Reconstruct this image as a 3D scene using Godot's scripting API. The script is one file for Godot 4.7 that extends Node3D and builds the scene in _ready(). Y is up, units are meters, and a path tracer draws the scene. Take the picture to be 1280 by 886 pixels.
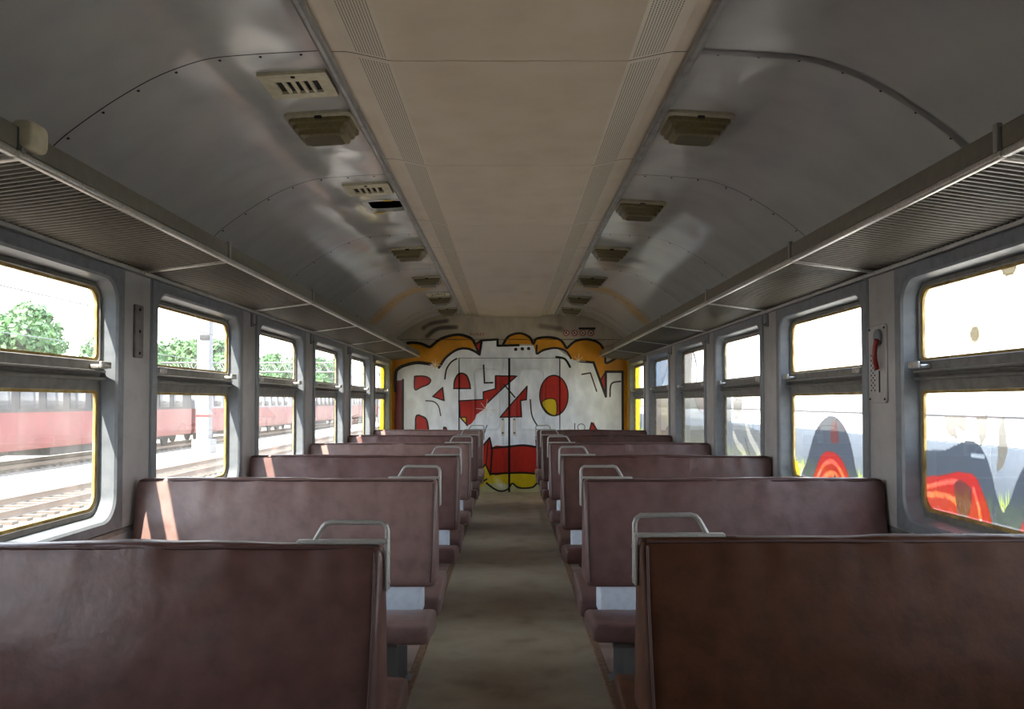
extends Node3D
# Interior of an old commuter railway carriage. x: across the car, y: up, z: along it (the camera looks to -z).

const P := 1.6            # bay length (window pitch)
const WALLX := 1.62       # inner face of the side walls
const END_D := 7.4        # end wall, in bays from the camera
const EYE := 1.245
const FPX := 1075.0       # focal length for a 1280 x 886 frame
const BACK_D := -0.2       # the end of the saloon behind the camera
const SEAM0 := 1.82       # first ceiling seam, in bays
const ORD := ["nearest to", "second from", "third from", "fourth from", "fifth from", "sixth from", "seventh from", "eighth from", "ninth from"]

var M := {}
var used := {}
var uvf = null

# ---------------------------------------------------------------- node helpers
func numbered(called: String) -> String:
	if not used.has(called):
		used[called] = 0
		return called
	used[called] += 1
	return "%s_%03d" % [called, used[called]]

func tag(o: Node, label := "", category := "", group := "", kind := ""):
	if label: o.set_meta("label", label)
	if category: o.set_meta("category", category)
	if group: o.set_meta("group", group)
	if kind: o.set_meta("kind", kind)
	return o

func thing(called: String, label: String, category: String, at := Vector3.ZERO, turn := 0.0, group := "", kind := "") -> Node3D:
	var o := Node3D.new()
	o.name = numbered(called)
	add_child(o)
	o.position = at
	o.rotation.y = turn
	tag(o, label, category, group, kind)
	return o

func part(called: String, mesh: Mesh, mat: Material, parent: Node3D, label := "", kind := "") -> MeshInstance3D:
	var o := MeshInstance3D.new()
	o.mesh = mesh
	o.material_override = mat
	if parent == self:
		o.name = numbered(called)
		add_child(o)
	else:
		o.name = called
		parent.add_child(o, true)
	tag(o, label, "", "", kind)
	return o

func copy(o: Node3D, called: String, at: Vector3, turn := 0.0, label := "", group := "") -> Node3D:
	var c: Node3D = o.duplicate()
	c.name = numbered(called)
	add_child(c)
	c.position = at
	c.rotation.y = turn
	tag(c, label, "", group)
	return c

# ---------------------------------------------------------------- mesh helpers
func nb() -> SurfaceTool:
	var st := SurfaceTool.new()
	st.begin(Mesh.PRIMITIVE_TRIANGLES)
	st.set_smooth_group(-1)
	return st

func done(st: SurfaceTool) -> ArrayMesh:
	st.generate_normals()
	return st.commit()

func pv(st: SurfaceTool, p: Vector3, uv := Vector2.ZERO):
	if uvf != null: uv = uvf.call(p)
	st.set_uv(uv)
	st.add_vertex(p)

# a b c d run counter-clockwise seen from outside
func quad(st: SurfaceTool, a: Vector3, b: Vector3, c: Vector3, d: Vector3, ua := Vector2.ZERO, ub := Vector2.ZERO, uc := Vector2.ZERO, ud := Vector2.ZERO):
	pv(st, a, ua); pv(st, c, uc); pv(st, b, ub)
	pv(st, a, ua); pv(st, d, ud); pv(st, c, uc)

func box(st: SurfaceTool, c: Vector3, s: Vector3, basis := Basis()):
	st.set_smooth_group(-1)
	var h := s / 2.0
	var p := []
	for k in 8:
		p.append(c + basis * Vector3(h.x if k & 1 else -h.x, h.y if k & 2 else -h.y, h.z if k & 4 else -h.z))
	quad(st, p[4], p[5], p[7], p[6])
	quad(st, p[1], p[0], p[2], p[3])
	quad(st, p[5], p[1], p[3], p[7])
	quad(st, p[0], p[4], p[6], p[2])
	quad(st, p[6], p[7], p[3], p[2])
	quad(st, p[0], p[1], p[5], p[4])

func bx(a: Vector3, b: Vector3) -> ArrayMesh:
	var st := nb()
	box(st, (a + b) / 2.0, (b - a).abs())
	return done(st)

func axis_list(h: float, r: float, n: int) -> Array:
	var out := []
	for t in [0.0, 0.12, 0.4, 1.0]: out.append(-h + r * t)
	for k in range(1, n): out.append(lerpf(-h + r, h - r, float(k) / n))
	for t in [1.0, 0.4, 0.12, 0.0]: out.append(h - r * t)
	return out

# rounded box, optionally bent by a function of the point
func rbox(st: SurfaceTool, c: Vector3, s: Vector3, r: float, n := Vector3i(1, 1, 1), bend = null, sg := 1):
	st.set_smooth_group(sg)
	var h := s / 2.0
	var ax := [axis_list(h.x, r, n.x), axis_list(h.y, r, n.y), axis_list(h.z, r, n.z)]
	for f in 6:
		var w := f / 2
		var u := (w + 1) % 3
		var v := (w + 2) % 3
		var sgn := 1.0 if f % 2 == 0 else -1.0
		var A: Array = ax[u]
		var B: Array = ax[v]
		var g := []
		for i in A.size():
			var row := []
			for j in B.size():
				var p := Vector3.ZERO
				p[w] = h[w] * sgn
				p[u] = A[i]
				p[v] = B[j]
				var inn := p.clamp(-(h - Vector3.ONE * r), h - Vector3.ONE * r)
				var q := inn + (p - inn).normalized() * r + c
				if bend != null: q = bend.call(q)
				row.append(q.snapped(Vector3.ONE * 0.00001))
			g.append(row)
		for i in A.size() - 1:
			for j in B.size() - 1:
				if sgn > 0: quad(st, g[i][j], g[i + 1][j], g[i + 1][j + 1], g[i][j + 1])
				else: quad(st, g[i][j], g[i][j + 1], g[i + 1][j + 1], g[i + 1][j])

func rb(c: Vector3, s: Vector3, r: float) -> ArrayMesh:
	var st := nb()
	rbox(st, c, s, r)
	return done(st)

func tube(st: SurfaceTool, pts: Array, r: float, n := 8, sg := 1, closed := false):
	st.set_smooth_group(sg)
	var rings := []
	var up := Vector3.UP
	for i in pts.size():
		var a: Vector3 = pts[(i - 1 + pts.size()) % pts.size()] if closed else pts[maxi(i - 1, 0)]
		var b: Vector3 = pts[(i + 1) % pts.size()] if closed else pts[mini(i + 1, pts.size() - 1)]
		var t := (b - a).normalized()
		if absf(t.dot(up)) > 0.95: up = Vector3.RIGHT if absf(t.x) < 0.8 else Vector3.BACK
		var e1 := up.cross(t).normalized()
		var e2 := t.cross(e1).normalized()
		up = e2
		var ring := []
		for k in n:
			var an := TAU * k / n
			ring.append(pts[i] + (e1 * cos(an) + e2 * sin(an)) * r)
		rings.append(ring)
	var last := pts.size() if closed else pts.size() - 1
	for i in last:
		var j := (i + 1) % pts.size()
		for k in n:
			var l := (k + 1) % n
			quad(st, rings[i][k], rings[i][l], rings[j][l], rings[j][k])
	if not closed:
		st.set_smooth_group(-1)
		for k in range(1, n - 1):
			pv(st, rings[0][0]); pv(st, rings[0][k]); pv(st, rings[0][k + 1])
			var R: Array = rings[pts.size() - 1]
			pv(st, R[0]); pv(st, R[k + 1]); pv(st, R[k])

# rounded rectangle in the x-y plane, counter-clockwise
func rrect(hw: float, y0: float, y1: float, rt: float, rbm: float, z: float, x0 := 0.0, seg := 6) -> Array:
	var out := []
	for c in [[1, y1, rt, 0.0], [-1, y1, rt, 0.25], [-1, y0, rbm, 0.5], [1, y0, rbm, 0.75]]:
		var r: float = maxf(c[2], 0.0005)
		var cx: float = c[0] * (hw - r)
		var cy: float = c[1] - r if c[1] == y1 else c[1] + r
		for k in seg + 1:
			var an: float = TAU * (c[3] + 0.25 * k / seg)
			out.append(Vector3(x0 + cx + cos(an) * r, cy + sin(an) * r, z))
	return out

func loft(st: SurfaceTool, loops: Array, sg0 := 10):
	for i in loops.size() - 1:
		st.set_smooth_group(sg0 + i)
		var a: Array = loops[i]
		var b: Array = loops[i + 1]
		for k in a.size():
			var l := (k + 1) % a.size()
			quad(st, a[k], a[l], b[l], b[k])

func cap(st: SurfaceTool, loop: Array):
	st.set_smooth_group(-1)
	for k in range(1, loop.size() - 1):
		pv(st, loop[0]); pv(st, loop[k + 1]); pv(st, loop[k])

# polygon (in x-y, counter-clockwise) pulled from z0 to z1
func prism(st: SurfaceTool, poly: PackedVector2Array, z0: float, z1: float, smooth := false):
	st.set_smooth_group(3 if smooth else -1)
	for k in poly.size():
		var a := poly[k]
		var b := poly[(k + 1) % poly.size()]
		quad(st, Vector3(a.x, a.y, z1), Vector3(a.x, a.y, z0), Vector3(b.x, b.y, z0), Vector3(b.x, b.y, z1))
	st.set_smooth_group(-1)
	var t := Geometry2D.triangulate_polygon(poly)
	for k in range(0, t.size(), 3):
		var a := poly[t[k]]
		var b := poly[t[k + 1]]
		var c := poly[t[k + 2]]
		if (b - a).cross(c - a) < 0:
			var s := b; b = c; c = s
		pv(st, Vector3(a.x, a.y, z1)); pv(st, Vector3(c.x, c.y, z1)); pv(st, Vector3(b.x, b.y, z1))
		pv(st, Vector3(a.x, a.y, z0)); pv(st, Vector3(b.x, b.y, z0)); pv(st, Vector3(c.x, c.y, z0))

func disc(st: SurfaceTool, c: Vector3, r0: float, r1: float, th: float, n := 20):
	var loops := []
	for q in [[r0, 0.0], [r1, 0.0], [r1, th], [r0, th]]:
		var l := []
		for k in n: l.append(c + Vector3(cos(TAU * k / n) * q[0], sin(TAU * k / n) * q[0], q[1]))
		loops.append(l)
	loops.append(loops[0])
	loft(st, [loops[1], loops[2], loops[3]])
	if r0 > 0: loft(st, [loops[3], loops[0]])

# ---------------------------------------------------------------- materials
func ntex(freq: float, cols: Array, sd := 1, octaves := 4, size := 512, offs := []) -> NoiseTexture2D:
	var n := FastNoiseLite.new()
	n.seed = sd
	n.frequency = freq
	n.noise_type = FastNoiseLite.TYPE_SIMPLEX_SMOOTH
	n.fractal_octaves = octaves
	var t := NoiseTexture2D.new()
	t.width = size
	t.height = size
	t.seamless = true
	t.noise = n
	var g := Gradient.new()
	g.offsets = PackedFloat32Array(offs if offs else range(cols.size()).map(func(i): return float(i) / (cols.size() - 1)))
	g.colors = PackedColorArray(cols)
	t.color_ramp = g
	return t

func mat(col: Color, rough := 0.6, metal := 0.0) -> StandardMaterial3D:
	var m := StandardMaterial3D.new()
	m.albedo_color = col
	m.roughness = rough
	m.metallic = metal
	return m

func tmat(t: Texture2D, rough: float, scale := 1.0, bump: Texture2D = null, depth := 0.1, world := true) -> StandardMaterial3D:
	var m := mat(Color.WHITE, rough)
	m.albedo_texture = t
	m.uv1_triplanar = true
	m.uv1_world_triplanar = world
	m.uv1_scale = Vector3.ONE * scale
	if bump:
		m.heightmap_enabled = true
		m.heightmap_texture = bump
		m.heightmap_scale = depth
	return m

func g3(r: float, g: float, b: float) -> Color:
	return Color(r / 255.0, g / 255.0, b / 255.0)

func make_materials():
	var W := [Color(0, 0, 0), Color(1, 1, 1)]
	var wav := ntex(0.004, W, 5, 2)
	var fine := ntex(0.05, W, 8, 4)
	M.arch = tmat(ntex(0.01, [g3(168, 168, 166), g3(178, 178, 175), g3(184, 183, 178)], 2, 4), 0.13, 0.6, wav, 0.8)
	M.panel = tmat(ntex(0.012, [g3(176, 163, 143), g3(186, 173, 152), g3(190, 180, 160)], 3, 4), 0.38, 0.5, wav, 0.6)
	M.dark = mat(g3(26, 25, 24), 0.8)
	M.roof = tmat(ntex(0.02, [g3(84, 74, 64), g3(108, 98, 88)], 14, 4), 0.9, 0.8)
	M.black = mat(g3(8, 8, 8), 0.9)
	M.frame = tmat(ntex(0.02, [g3(108, 114, 120), g3(124, 130, 136), g3(132, 138, 142)], 4, 4), 0.33, 1.5)
	M.sash = tmat(ntex(0.03, [g3(86, 84, 78), g3(112, 110, 104), g3(124, 122, 116)], 6, 4), 0.4, 0.8, fine, 0.03)
	M.seal = tmat(ntex(0.03, [g3(84, 78, 62), g3(140, 128, 96), g3(176, 168, 140)], 7, 3), 0.6, 0.7)
	M.seal2 = tmat(ntex(0.03, [g3(104, 82, 44), g3(160, 132, 64), g3(196, 178, 124)], 71, 3), 0.6, 0.7)
	M.pillar = tmat(ntex(0.015, [g3(162, 160, 158), g3(180, 178, 176), g3(186, 184, 180)], 9, 4), 0.35, 0.8)
	M.alu = tmat(ntex(0.03, [g3(150, 148, 142), g3(184, 182, 176), g3(196, 194, 188)], 10, 4), 0.3, 3.0)
	M.alu.metallic = 0.5
	M.trim = tmat(ntex(0.03, [g3(120, 120, 118), g3(146, 146, 144), g3(156, 156, 152)], 11, 3), 0.35, 0.5)
	M.trim.metallic = 0.4
	M.slat = tmat(ntex(0.02, [g3(48, 44, 34), g3(66, 61, 48), g3(82, 76, 62)], 12, 4), 0.45, 3.0)
	M.fascia = tmat(ntex(0.02, [g3(96, 93, 82), g3(112, 109, 96)], 13, 3), 0.5, 2.0)
	var vb := ntex(0.04, W, 20, 5)
	var vs := [[g3(70, 46, 38), g3(88, 58, 50), g3(98, 68, 60)], [g3(86, 62, 58), g3(104, 76, 72), g3(114, 86, 82)], [g3(56, 31, 15), g3(70, 39, 20), g3(78, 45, 25)], [g3(114, 90, 84), g3(132, 106, 99), g3(140, 114, 107)]]  # last set is lightened: sheen from the opposite windows put into the vinyl colour
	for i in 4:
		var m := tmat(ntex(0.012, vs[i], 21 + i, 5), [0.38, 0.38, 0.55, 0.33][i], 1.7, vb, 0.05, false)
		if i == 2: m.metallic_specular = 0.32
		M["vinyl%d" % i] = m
	M.pip = mat(g3(70, 46, 40), 0.5)
	M.pedestal = tmat(ntex(0.02, [g3(206, 218, 228), g3(222, 234, 244), g3(226, 236, 244)], 25, 4), 0.4, 2.0)
	M.leg = mat(g3(128, 128, 126), 0.5)
	M.steel = tmat(ntex(0.05, [g3(150, 149, 145), g3(176, 175, 170)], 26, 4), 0.4, 4.0)
	M.steel.metallic = 0.3
	M.lino = tmat(ntex(0.008, [g3(122, 107, 84), g3(150, 135, 110), g3(160, 146, 122), g3(146, 130, 104)], 30, 6, 1024), 0.5, 0.35, fine, 0.05)
	M.lino2 = tmat(ntex(0.012, [g3(120, 96, 82), g3(152, 128, 114), g3(162, 140, 126)], 31, 5), 0.55, 0.6)
	M.edge = tmat(ntex(0.03, [g3(92, 66, 46), g3(128, 96, 70), g3(140, 120, 90)], 32, 5), 0.6, 2.0)
	M.lens = tmat(ntex(0.03, [g3(88, 80, 50), g3(116, 107, 74)], 33, 3), 0.28, 4.0)
	M.lensface = tmat(ntex(0.14, [g3(52, 46, 28), g3(96, 87, 58)], 34, 2), 0.65, 6.0)
	M.cream = tmat(ntex(0.02, [g3(176, 168, 140), g3(204, 198, 172)], 35, 4), 0.45, 2.0)
	M.lampbase = tmat(ntex(0.02, [g3(148, 142, 122), g3(176, 170, 148)], 36, 4), 0.45, 3.0)
	M.yellow = tmat(ntex(0.02, [g3(160, 132, 20), g3(200, 164, 24), g3(206, 176, 40)], 37, 4), 0.4, 1.5)
	M.red = mat(g3(150, 44, 30), 0.4)
	M.white = mat(g3(214, 212, 206), 0.5)
	var gl := mat(Color(0.9, 0.93, 0.92, 0.06), 0.02)
	gl.transparency = BaseMaterial3D.TRANSPARENCY_ALPHA
	M.glass = gl

func film(im: Image, tri := false) -> StandardMaterial3D:
	var m := mat(Color.WHITE, 0.6)
	m.albedo_texture = ImageTexture.create_from_image(im)
	m.transparency = BaseMaterial3D.TRANSPARENCY_ALPHA
	m.backlight_enabled = true
	m.backlight = Color.WHITE
	m.texture_repeat = tri
	return m

# ---------------------------------------------------------------- painting flat print into images
func curve(pts: Array, closed := false, sub := 6) -> PackedVector2Array:
	var out := PackedVector2Array()
	var n := pts.size()
	for i in (n if closed else n - 1):
		var p0: Vector2 = pts[(i - 1 + n) % n] if closed else pts[maxi(i - 1, 0)]
		var p1: Vector2 = pts[i]
		var p2: Vector2 = pts[(i + 1) % n]
		var p3: Vector2 = pts[(i + 2) % n] if closed else pts[mini(i + 2, n - 1)]
		for k in sub: out.append(p1.cubic_interpolate(p2, p0, p3, float(k) / sub))
	if not closed: out.append(pts[n - 1])
	return out

func fill(im: Image, poly: PackedVector2Array, c: Color):
	var y0 := 1e9
	var y1 := -1e9
	for p in poly:
		y0 = minf(y0, p.y)
		y1 = maxf(y1, p.y)
	for y in range(maxi(0, int(y0)), mini(im.get_height(), int(y1) + 1)):
		var xs := []
		for k in poly.size():
			var a := poly[k]
			var b := poly[(k + 1) % poly.size()]
			if (a.y <= y + 0.5) != (b.y <= y + 0.5): xs.append(a.x + (b.x - a.x) * (y + 0.5 - a.y) / (b.y - a.y))
		xs.sort()
		for k in range(0, xs.size() - 1, 2):
			var x0 := clampi(roundi(xs[k]), 0, im.get_width())
			var x1 := clampi(roundi(xs[k + 1]), 0, im.get_width())
			if x1 > x0: im.fill_rect(Rect2i(x0, y, x1 - x0, 1), c)

func stroke(im: Image, pts: PackedVector2Array, w: float, c: Color):
	for k in pts.size() - 1:
		var a := pts[k]
		var b := pts[k + 1]
		var n := maxi(1, int(a.distance_to(b) / maxf(w * 0.2, 0.7)))
		for i in n + 1:
			var p := a.lerp(b, float(i) / n)
			var r := w / 2.0
			for y in range(int(p.y - r), int(p.y + r) + 1):
				var dy := y + 0.5 - p.y
				if absf(dy) >= r: continue
				var dx := sqrt(r * r - dy * dy)
				var x0 := roundi(p.x - dx)
				im.fill_rect(Rect2i(x0, y, maxi(1, roundi(p.x + dx) - x0), 1), c)

# a sprayed, soft-edged dab line
func spray(im: Image, pts: PackedVector2Array, w: float, c: Color, strength := 0.1):
	for k in pts.size() - 1:
		var a := pts[k]
		var b := pts[k + 1]
		var n := maxi(1, int(a.distance_to(b) / (w * 0.18)))
		for i in n:
			var p := a.lerp(b, float(i) / n)
			var r := w / 2.0
			for y in range(maxi(0, int(p.y - r)), mini(im.get_height(), int(p.y + r) + 1)):
				for x in range(maxi(0, int(p.x - r)), mini(im.get_width(), int(p.x + r) + 1)):
					var q := Vector2(x + 0.5, y + 0.5).distance_to(p) / r
					if q < 1.0:
						var o := im.get_pixel(x, y)
						var f := (1.0 - q * q) * strength
						var res := o.lerp(Color(c.r, c.g, c.b, o.a), f)
						res.a = o.a + (c.a - o.a) * f if c.a < 1.0 or o.a < 1.0 else 1.0
						im.set_pixel(x, y, res)

const GS := 5.0
# points given in a zoomed crop: origin and scale turn them to photo pixels, then to texels of the end-wall print
func gp(flat: Array, ox: float, oy: float, sc: float) -> Array:
	var out := []
	for k in range(0, flat.size(), 2):
		out.append(Vector2((ox + flat[k] / sc - 485.0) * GS, (oy + flat[k + 1] / sc - 385.0) * GS))
	return out

func A(flat: Array) -> Array: return gp(flat, 490, 400, 6.327)
func C(flat: Array) -> Array: return gp(flat, 470, 370, 3.282)
func D(flat: Array) -> Array: return gp(flat, 590, 530, 9.33)

func wall_print() -> Image:
	var w := int(310 * GS)
	var h := int(240 * GS)
	var im := Image.create(w, h, false, Image.FORMAT_RGB8)
	var beige := g3(172, 163, 146)
	var silver := g3(232, 240, 247)
	var orange := g3(196, 134, 22)
	var red := g3(176, 40, 28)
	var dred := g3(128, 30, 24)
	var yel := g3(206, 182, 24)
	var blk := g3(14, 13, 13)
	im.fill(beige)
	# silver letters fill everything below the clouds
	fill(im, PackedVector2Array(C([80, 300, 100, 285, 180, 270, 250, 285, 290, 245, 330, 217, 380, 212, 425, 240, 437, 183, 497, 180, 497, 203, 660, 203, 660, 235, 740, 213, 800, 255, 890, 272, 940, 310, 1012, 310, 1014, 640, 1014, 900, 70, 900, 70, 320])), silver)
	# overspray and streaks on the silver
	for s in [[130, 380, 120, 560], [220, 300, 230, 560], [820, 380, 850, 560], [960, 380, 970, 540], [700, 280, 640, 540]]:
		spray(im, curve(C(s)), 150.0, g3(236, 242, 248), 0.05)
	for s in [[180, 330, 190, 420], [520, 260, 600, 300], [930, 440, 945, 550], [300, 400, 320, 520]]:
		spray(im, curve(C(s)), 110.0, g3(186, 186, 186), 0.04)
	# orange clouds
	fill(im, curve(A([0, 330, 40, 250, 90, 195, 150, 182, 220, 187, 265, 203, 298, 212, 330, 190, 380, 152, 450, 128, 520, 118, 580, 127, 630, 150, 655, 185, 640, 222, 540, 228, 480, 252, 420, 302, 385, 355, 340, 372, 300, 347, 200, 337, 120, 352, 60, 377, 28, 402, 0, 420]), true), orange)
	fill(im, PackedVector2Array(A([-20, 360, 22, 380, 26, 560, 18, 900, -20, 900])), orange)
	fill(im, curve(C([522, 197, 545, 167, 590, 155, 628, 170, 642, 197]), false), orange)
	fill(im, curve(C([645, 195, 660, 177, 710, 172, 755, 182, 780, 216, 740, 213, 700, 215, 664, 236]), true), orange)
	fill(im, curve(C([785, 212, 820, 186, 870, 179, 915, 195, 938, 232, 945, 272, 985, 256, 1040, 252, 1040, 305, 1012, 310, 942, 311, 920, 352, 893, 274, 850, 268, 805, 258]), true, 4), orange)
	fill(im, PackedVector2Array(C([1014, 300, 1045, 280, 1045, 900, 1016, 900])), orange)
	for s in [[300, 200, 390, 180], [120, 240, 180, 210], [850, 200, 900, 240]]:
		spray(im, curve(C(s)), 60.0, g3(214, 156, 40), 0.06)
	# red fills
	fill(im, PackedVector2Array(A([655, 195, 704, 162, 690, 272])), red)
	fill(im, PackedVector2Array(A([24, 482, 88, 472, 92, 900, 18, 900])), dred)
	fill(im, curve(A([177, 446, 225, 442, 272, 448, 305, 472, 288, 506, 232, 530, 180, 548]), true), red)
	fill(im, PackedVector2Array(A([400, 533, 412, 636, 322, 604])), red)
	fill(im, curve(A([190, 766, 240, 762, 275, 790, 290, 870, 292, 940, 190, 940]), true), red)
	fill(im, PackedVector2Array(A([405, 850, 425, 848, 442, 900, 405, 900])), red)
	fill(im, curve(A([490, 542, 495, 480, 520, 432, 552, 420, 590, 440, 613, 500, 618, 541]), false), red)
	fill(im, PackedVector2Array(C([490, 327, 577, 328, 520, 378, 455, 440, 447, 462, 412, 486, 405, 506, 388, 526, 372, 531, 345, 497, 340, 430, 440, 424, 440, 393, 490, 380])), red)
	fill(im, PackedVector2Array(C([345, 497, 370, 497, 371, 529])), yel)
	fill(im, PackedVector2Array(C([510, 497, 540, 460, 620, 370, 617, 425, 593, 428, 597, 495])), red)
	var ell := PackedVector2Array()
	for k in 40: ell.append(Vector2(730 + 58 * cos(TAU * k / 40), 408 + 83 * sin(TAU * k / 40)))
	var ec := PackedVector2Array()
	for e in ell: ec.append_array(PackedVector2Array(C([e.x, e.y])))
	fill(im, ec, red)
	var yo := curve(C([680, 438, 706, 421, 734, 424, 742, 448, 738, 488, 706, 478]), true)
	fill(im, yo, yel)
	fill(im, PackedVector2Array(C([920, 347, 943, 311, 943, 410])), red)
	fill(im, PackedVector2Array(C([880, 520, 893, 518, 912, 556, 874, 556])), red)
	# the lower part between the benches
	fill(im, PackedVector2Array(D([-700, 560, 60, 560, 160, 470, 215, 590, 430, 570, 755, 580, 1400, 580, 1400, 860, -700, 860])), g3(186, 184, 140))
	fill(im, PackedVector2Array(D([-300, 600, 100, 520, 160, 475, 215, 590, 430, 572, 755, 580, 1200, 560, 1200, 700, 830, 760, 770, 690, 715, 735, 640, 748, 540, 742, 470, 692, 430, 700, 380, 700, 300, 690, 170, 690, 60, 760, -300, 760])), yel)
	fill(im, PackedVector2Array(D([120, 262, 205, 160, 235, 290, 218, 588, 160, 470, 90, 540])), red)
	fill(im, curve(D([225, 275, 430, 260, 600, 247, 755, 268, 1100, 280, 1100, 590, 755, 582, 600, 568, 430, 570, 222, 578]), true, 3), red)
	spray(im, curve(D([280, 640, 330, 700, 380, 730])), 60.0, silver, 0.12)
	# black outlines
	var bl := func(p: Array, wd: float, smooth := true):
		stroke(im, curve(p) if smooth else PackedVector2Array(p), wd * 1.35, blk)
	bl.call(A([60, 215, 90, 192, 150, 178, 220, 184, 265, 200, 298, 212, 330, 188, 380, 150, 450, 125, 520, 114, 580, 124, 630, 148, 655, 185]), 13.0)
	bl.call(A([28, 560, 30, 420, 60, 377, 120, 352, 200, 337, 300, 347]), 15.0)
	bl.call(A([370, 376, 385, 355, 420, 302, 480, 252, 540, 226, 600, 226, 650, 245, 692, 272]), 11.0)
	bl.call(A([692, 272, 710, 160, 835, 152, 835, 202, 1000, 198]), 11.0, false)
	bl.call(A([655, 195, 704, 162]), 9.0, false)
	bl.call(A([655, 190, 690, 272]), 9.0, false)
	bl.call(A([86, 472, 86, 900]), 10.0, false)
	bl.call(A([177, 446, 225, 442, 272, 448, 305, 472, 288, 506, 232, 530, 180, 548, 178, 446]), 6.0)
	bl.call(A([400, 533, 412, 636, 322, 604, 400, 533]), 6.0, false)
	bl.call(A([268, 638, 330, 645, 368, 682, 385, 755]), 5.0)
	bl.call(A([190, 940, 190, 766, 240, 762, 275, 790, 290, 870, 294, 940]), 7.0)
	bl.call(A([405, 900, 410, 846, 428, 850, 444, 900]), 6.0, false)
	bl.call(A([418, 465, 430, 392, 465, 335, 510, 305]), 7.0)
	bl.call(A([490, 542, 495, 480, 520, 432, 552, 420, 590, 440, 613, 500, 618, 541]), 7.0)
	bl.call(A([488, 541, 620, 541]), 7.0, false)
	bl.call(C([490, 327, 577, 328, 520, 378, 455, 440]), 6.0, false)
	bl.call(C([375, 531, 345, 497, 340, 430, 440, 424, 440, 393, 490, 380, 490, 327]), 6.0, false)
	bl.call(C([345, 497, 370, 497, 371, 529]), 5.0, false)
	bl.call(C([510, 497, 540, 460, 620, 370, 617, 425, 593, 428, 597, 495, 510, 497]), 6.0, false)
	bl.call(C([525, 362, 570, 415]), 6.0, false)
	bl.call(C([441, 283, 445, 356, 478, 355]), 7.0, false)
	ec.append(ec[0])
	stroke(im, ec, 8.0, blk)
	yo.append(yo[0])
	stroke(im, yo, 6.0, blk)
	bl.call(C([633, 425, 640, 490, 662, 532]), 6.0)
	bl.call(C([660, 203, 660, 236, 690, 220, 740, 213, 780, 226, 800, 255]), 9.0)
	bl.call(C([740, 250, 775, 258, 796, 290]), 10.0)
	bl.call(C([522, 197, 545, 164, 590, 152, 630, 168, 645, 195, 660, 174, 710, 168, 757, 180, 782, 214]), 11.0)
	bl.call(C([785, 212, 820, 184, 870, 177, 917, 194, 940, 234, 944, 274, 985, 255]), 11.0)
	bl.call(C([830, 267, 893, 272, 943, 412, 943, 310, 1012, 310, 1012, 720]), 11.0, false)
	bl.call(C([920, 347, 943, 310]), 6.0, false)
	bl.call(C([845, 321, 880, 315, 905, 390]), 6.0, false)
	bl.call(C([960, 412, 966, 360, 1003, 350]), 7.0)
	bl.call(C([815, 522, 815, 552]), 4.0, false)
	var oo := PackedVector2Array()
	for k in 25: oo.append_array(PackedVector2Array(C([842 + 15 * cos(TAU * k / 24), 538 + 14 * sin(TAU * k / 24)])))
	stroke(im, oo, 4.0, blk)
	bl.call(C([874, 556, 884, 519, 912, 556]), 6.0, false)
	for p in [[573, 218], [600, 216], [626, 215]]: bl.call(C([p[0], p[1], p[0] + 1, p[1]]), 15.0, false)
	bl.call(D([120, 262, 205, 160, 235, 290, 215, 590, 160, 470, 90, 530]), 8.0, false)
	bl.call(D([190, 190, 165, 460]), 5.0, false)
	bl.call(D([225, 280, 430, 262, 600, 247, 755, 268]), 10.0)
	bl.call(D([218, 580, 430, 570, 600, 566, 755, 580]), 9.0)
	bl.call(D([745, 150, 755, 265]), 9.0, false)
	bl.call(D([90, 692, 172, 640]), 7.0, false)
	bl.call(D([172, 688, 240, 740, 310, 776, 380, 774, 430, 745, 470, 690, 540, 738, 640, 744, 715, 730, 770, 686, 820, 755]), 8.0)
	bl.call(C([455, 530, 445, 560, 440, 580]), 4.0)
	# star highlights
	for s in [[452, 465, 42.0], [242, 282, 24.0], [830, 265, 30.0]]:
		var c0: Vector2 = C([s[0], s[1]])[0]
		for k in 8:
			var L: float = s[2] * (1.0 if k % 2 == 0 else 0.8) * 1.5
			stroke(im, PackedVector2Array([c0, c0 + Vector2.from_angle(TAU * k / 8 + 0.1) * L]), 3.0, g3(214, 212, 204))
		spray(im, PackedVector2Array([c0, c0 + Vector2(8, 0)]), 40.0, g3(226, 224, 216), 0.4)
	# sprayed smudges on the bare wall above
	spray(im, curve(C([192, 132, 225, 112, 298, 100])), 34.0, g3(40, 38, 36), 0.24)
	spray(im, curve(C([208, 165, 255, 132, 334, 127])), 36.0, g3(30, 29, 28), 0.3)
	spray(im, curve(C([670, 122, 770, 136])), 46.0, g3(60, 56, 50), 0.14)
	# red letters stencilled at the top
	for k in 6: stroke(im, PackedVector2Array(C([388 + 10 * k, 152, 388 + 10 * k + (k % 3) * 2, 160])), 3.5, g3(140, 60, 50))
	for k in 5: stroke(im, PackedVector2Array(C([386 + 12 * k, 153 + k % 2 * 6, 392 + 12 * k, 153 + k % 2 * 6])), 3.0, g3(140, 60, 50))
	stroke(im, PackedVector2Array(C([928, 206, 950, 204])), 3.0, g3(150, 70, 50))
	stroke(im, PackedVector2Array(C([932, 216, 948, 215])), 3.0, g3(150, 70, 50))
	# uneven paint
	var n := FastNoiseLite.new()
	n.seed = 4
	n.frequency = 0.012
	n.fractal_octaves = 4
	var data := im.get_data()
	for y in h:
		for x in range(0, w, 2):
			var f := 1.0 + 0.09 * n.get_noise_2d(x, y * 0.5)
			var i := (y * w + x) * 3
			for k in 3: data[i + k] = mini(255, int(data[i + k] * f))
			if x + 1 < w:
				for k in range(3, 6): data[i + k] = mini(255, int(data[i + k] * f))
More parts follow.
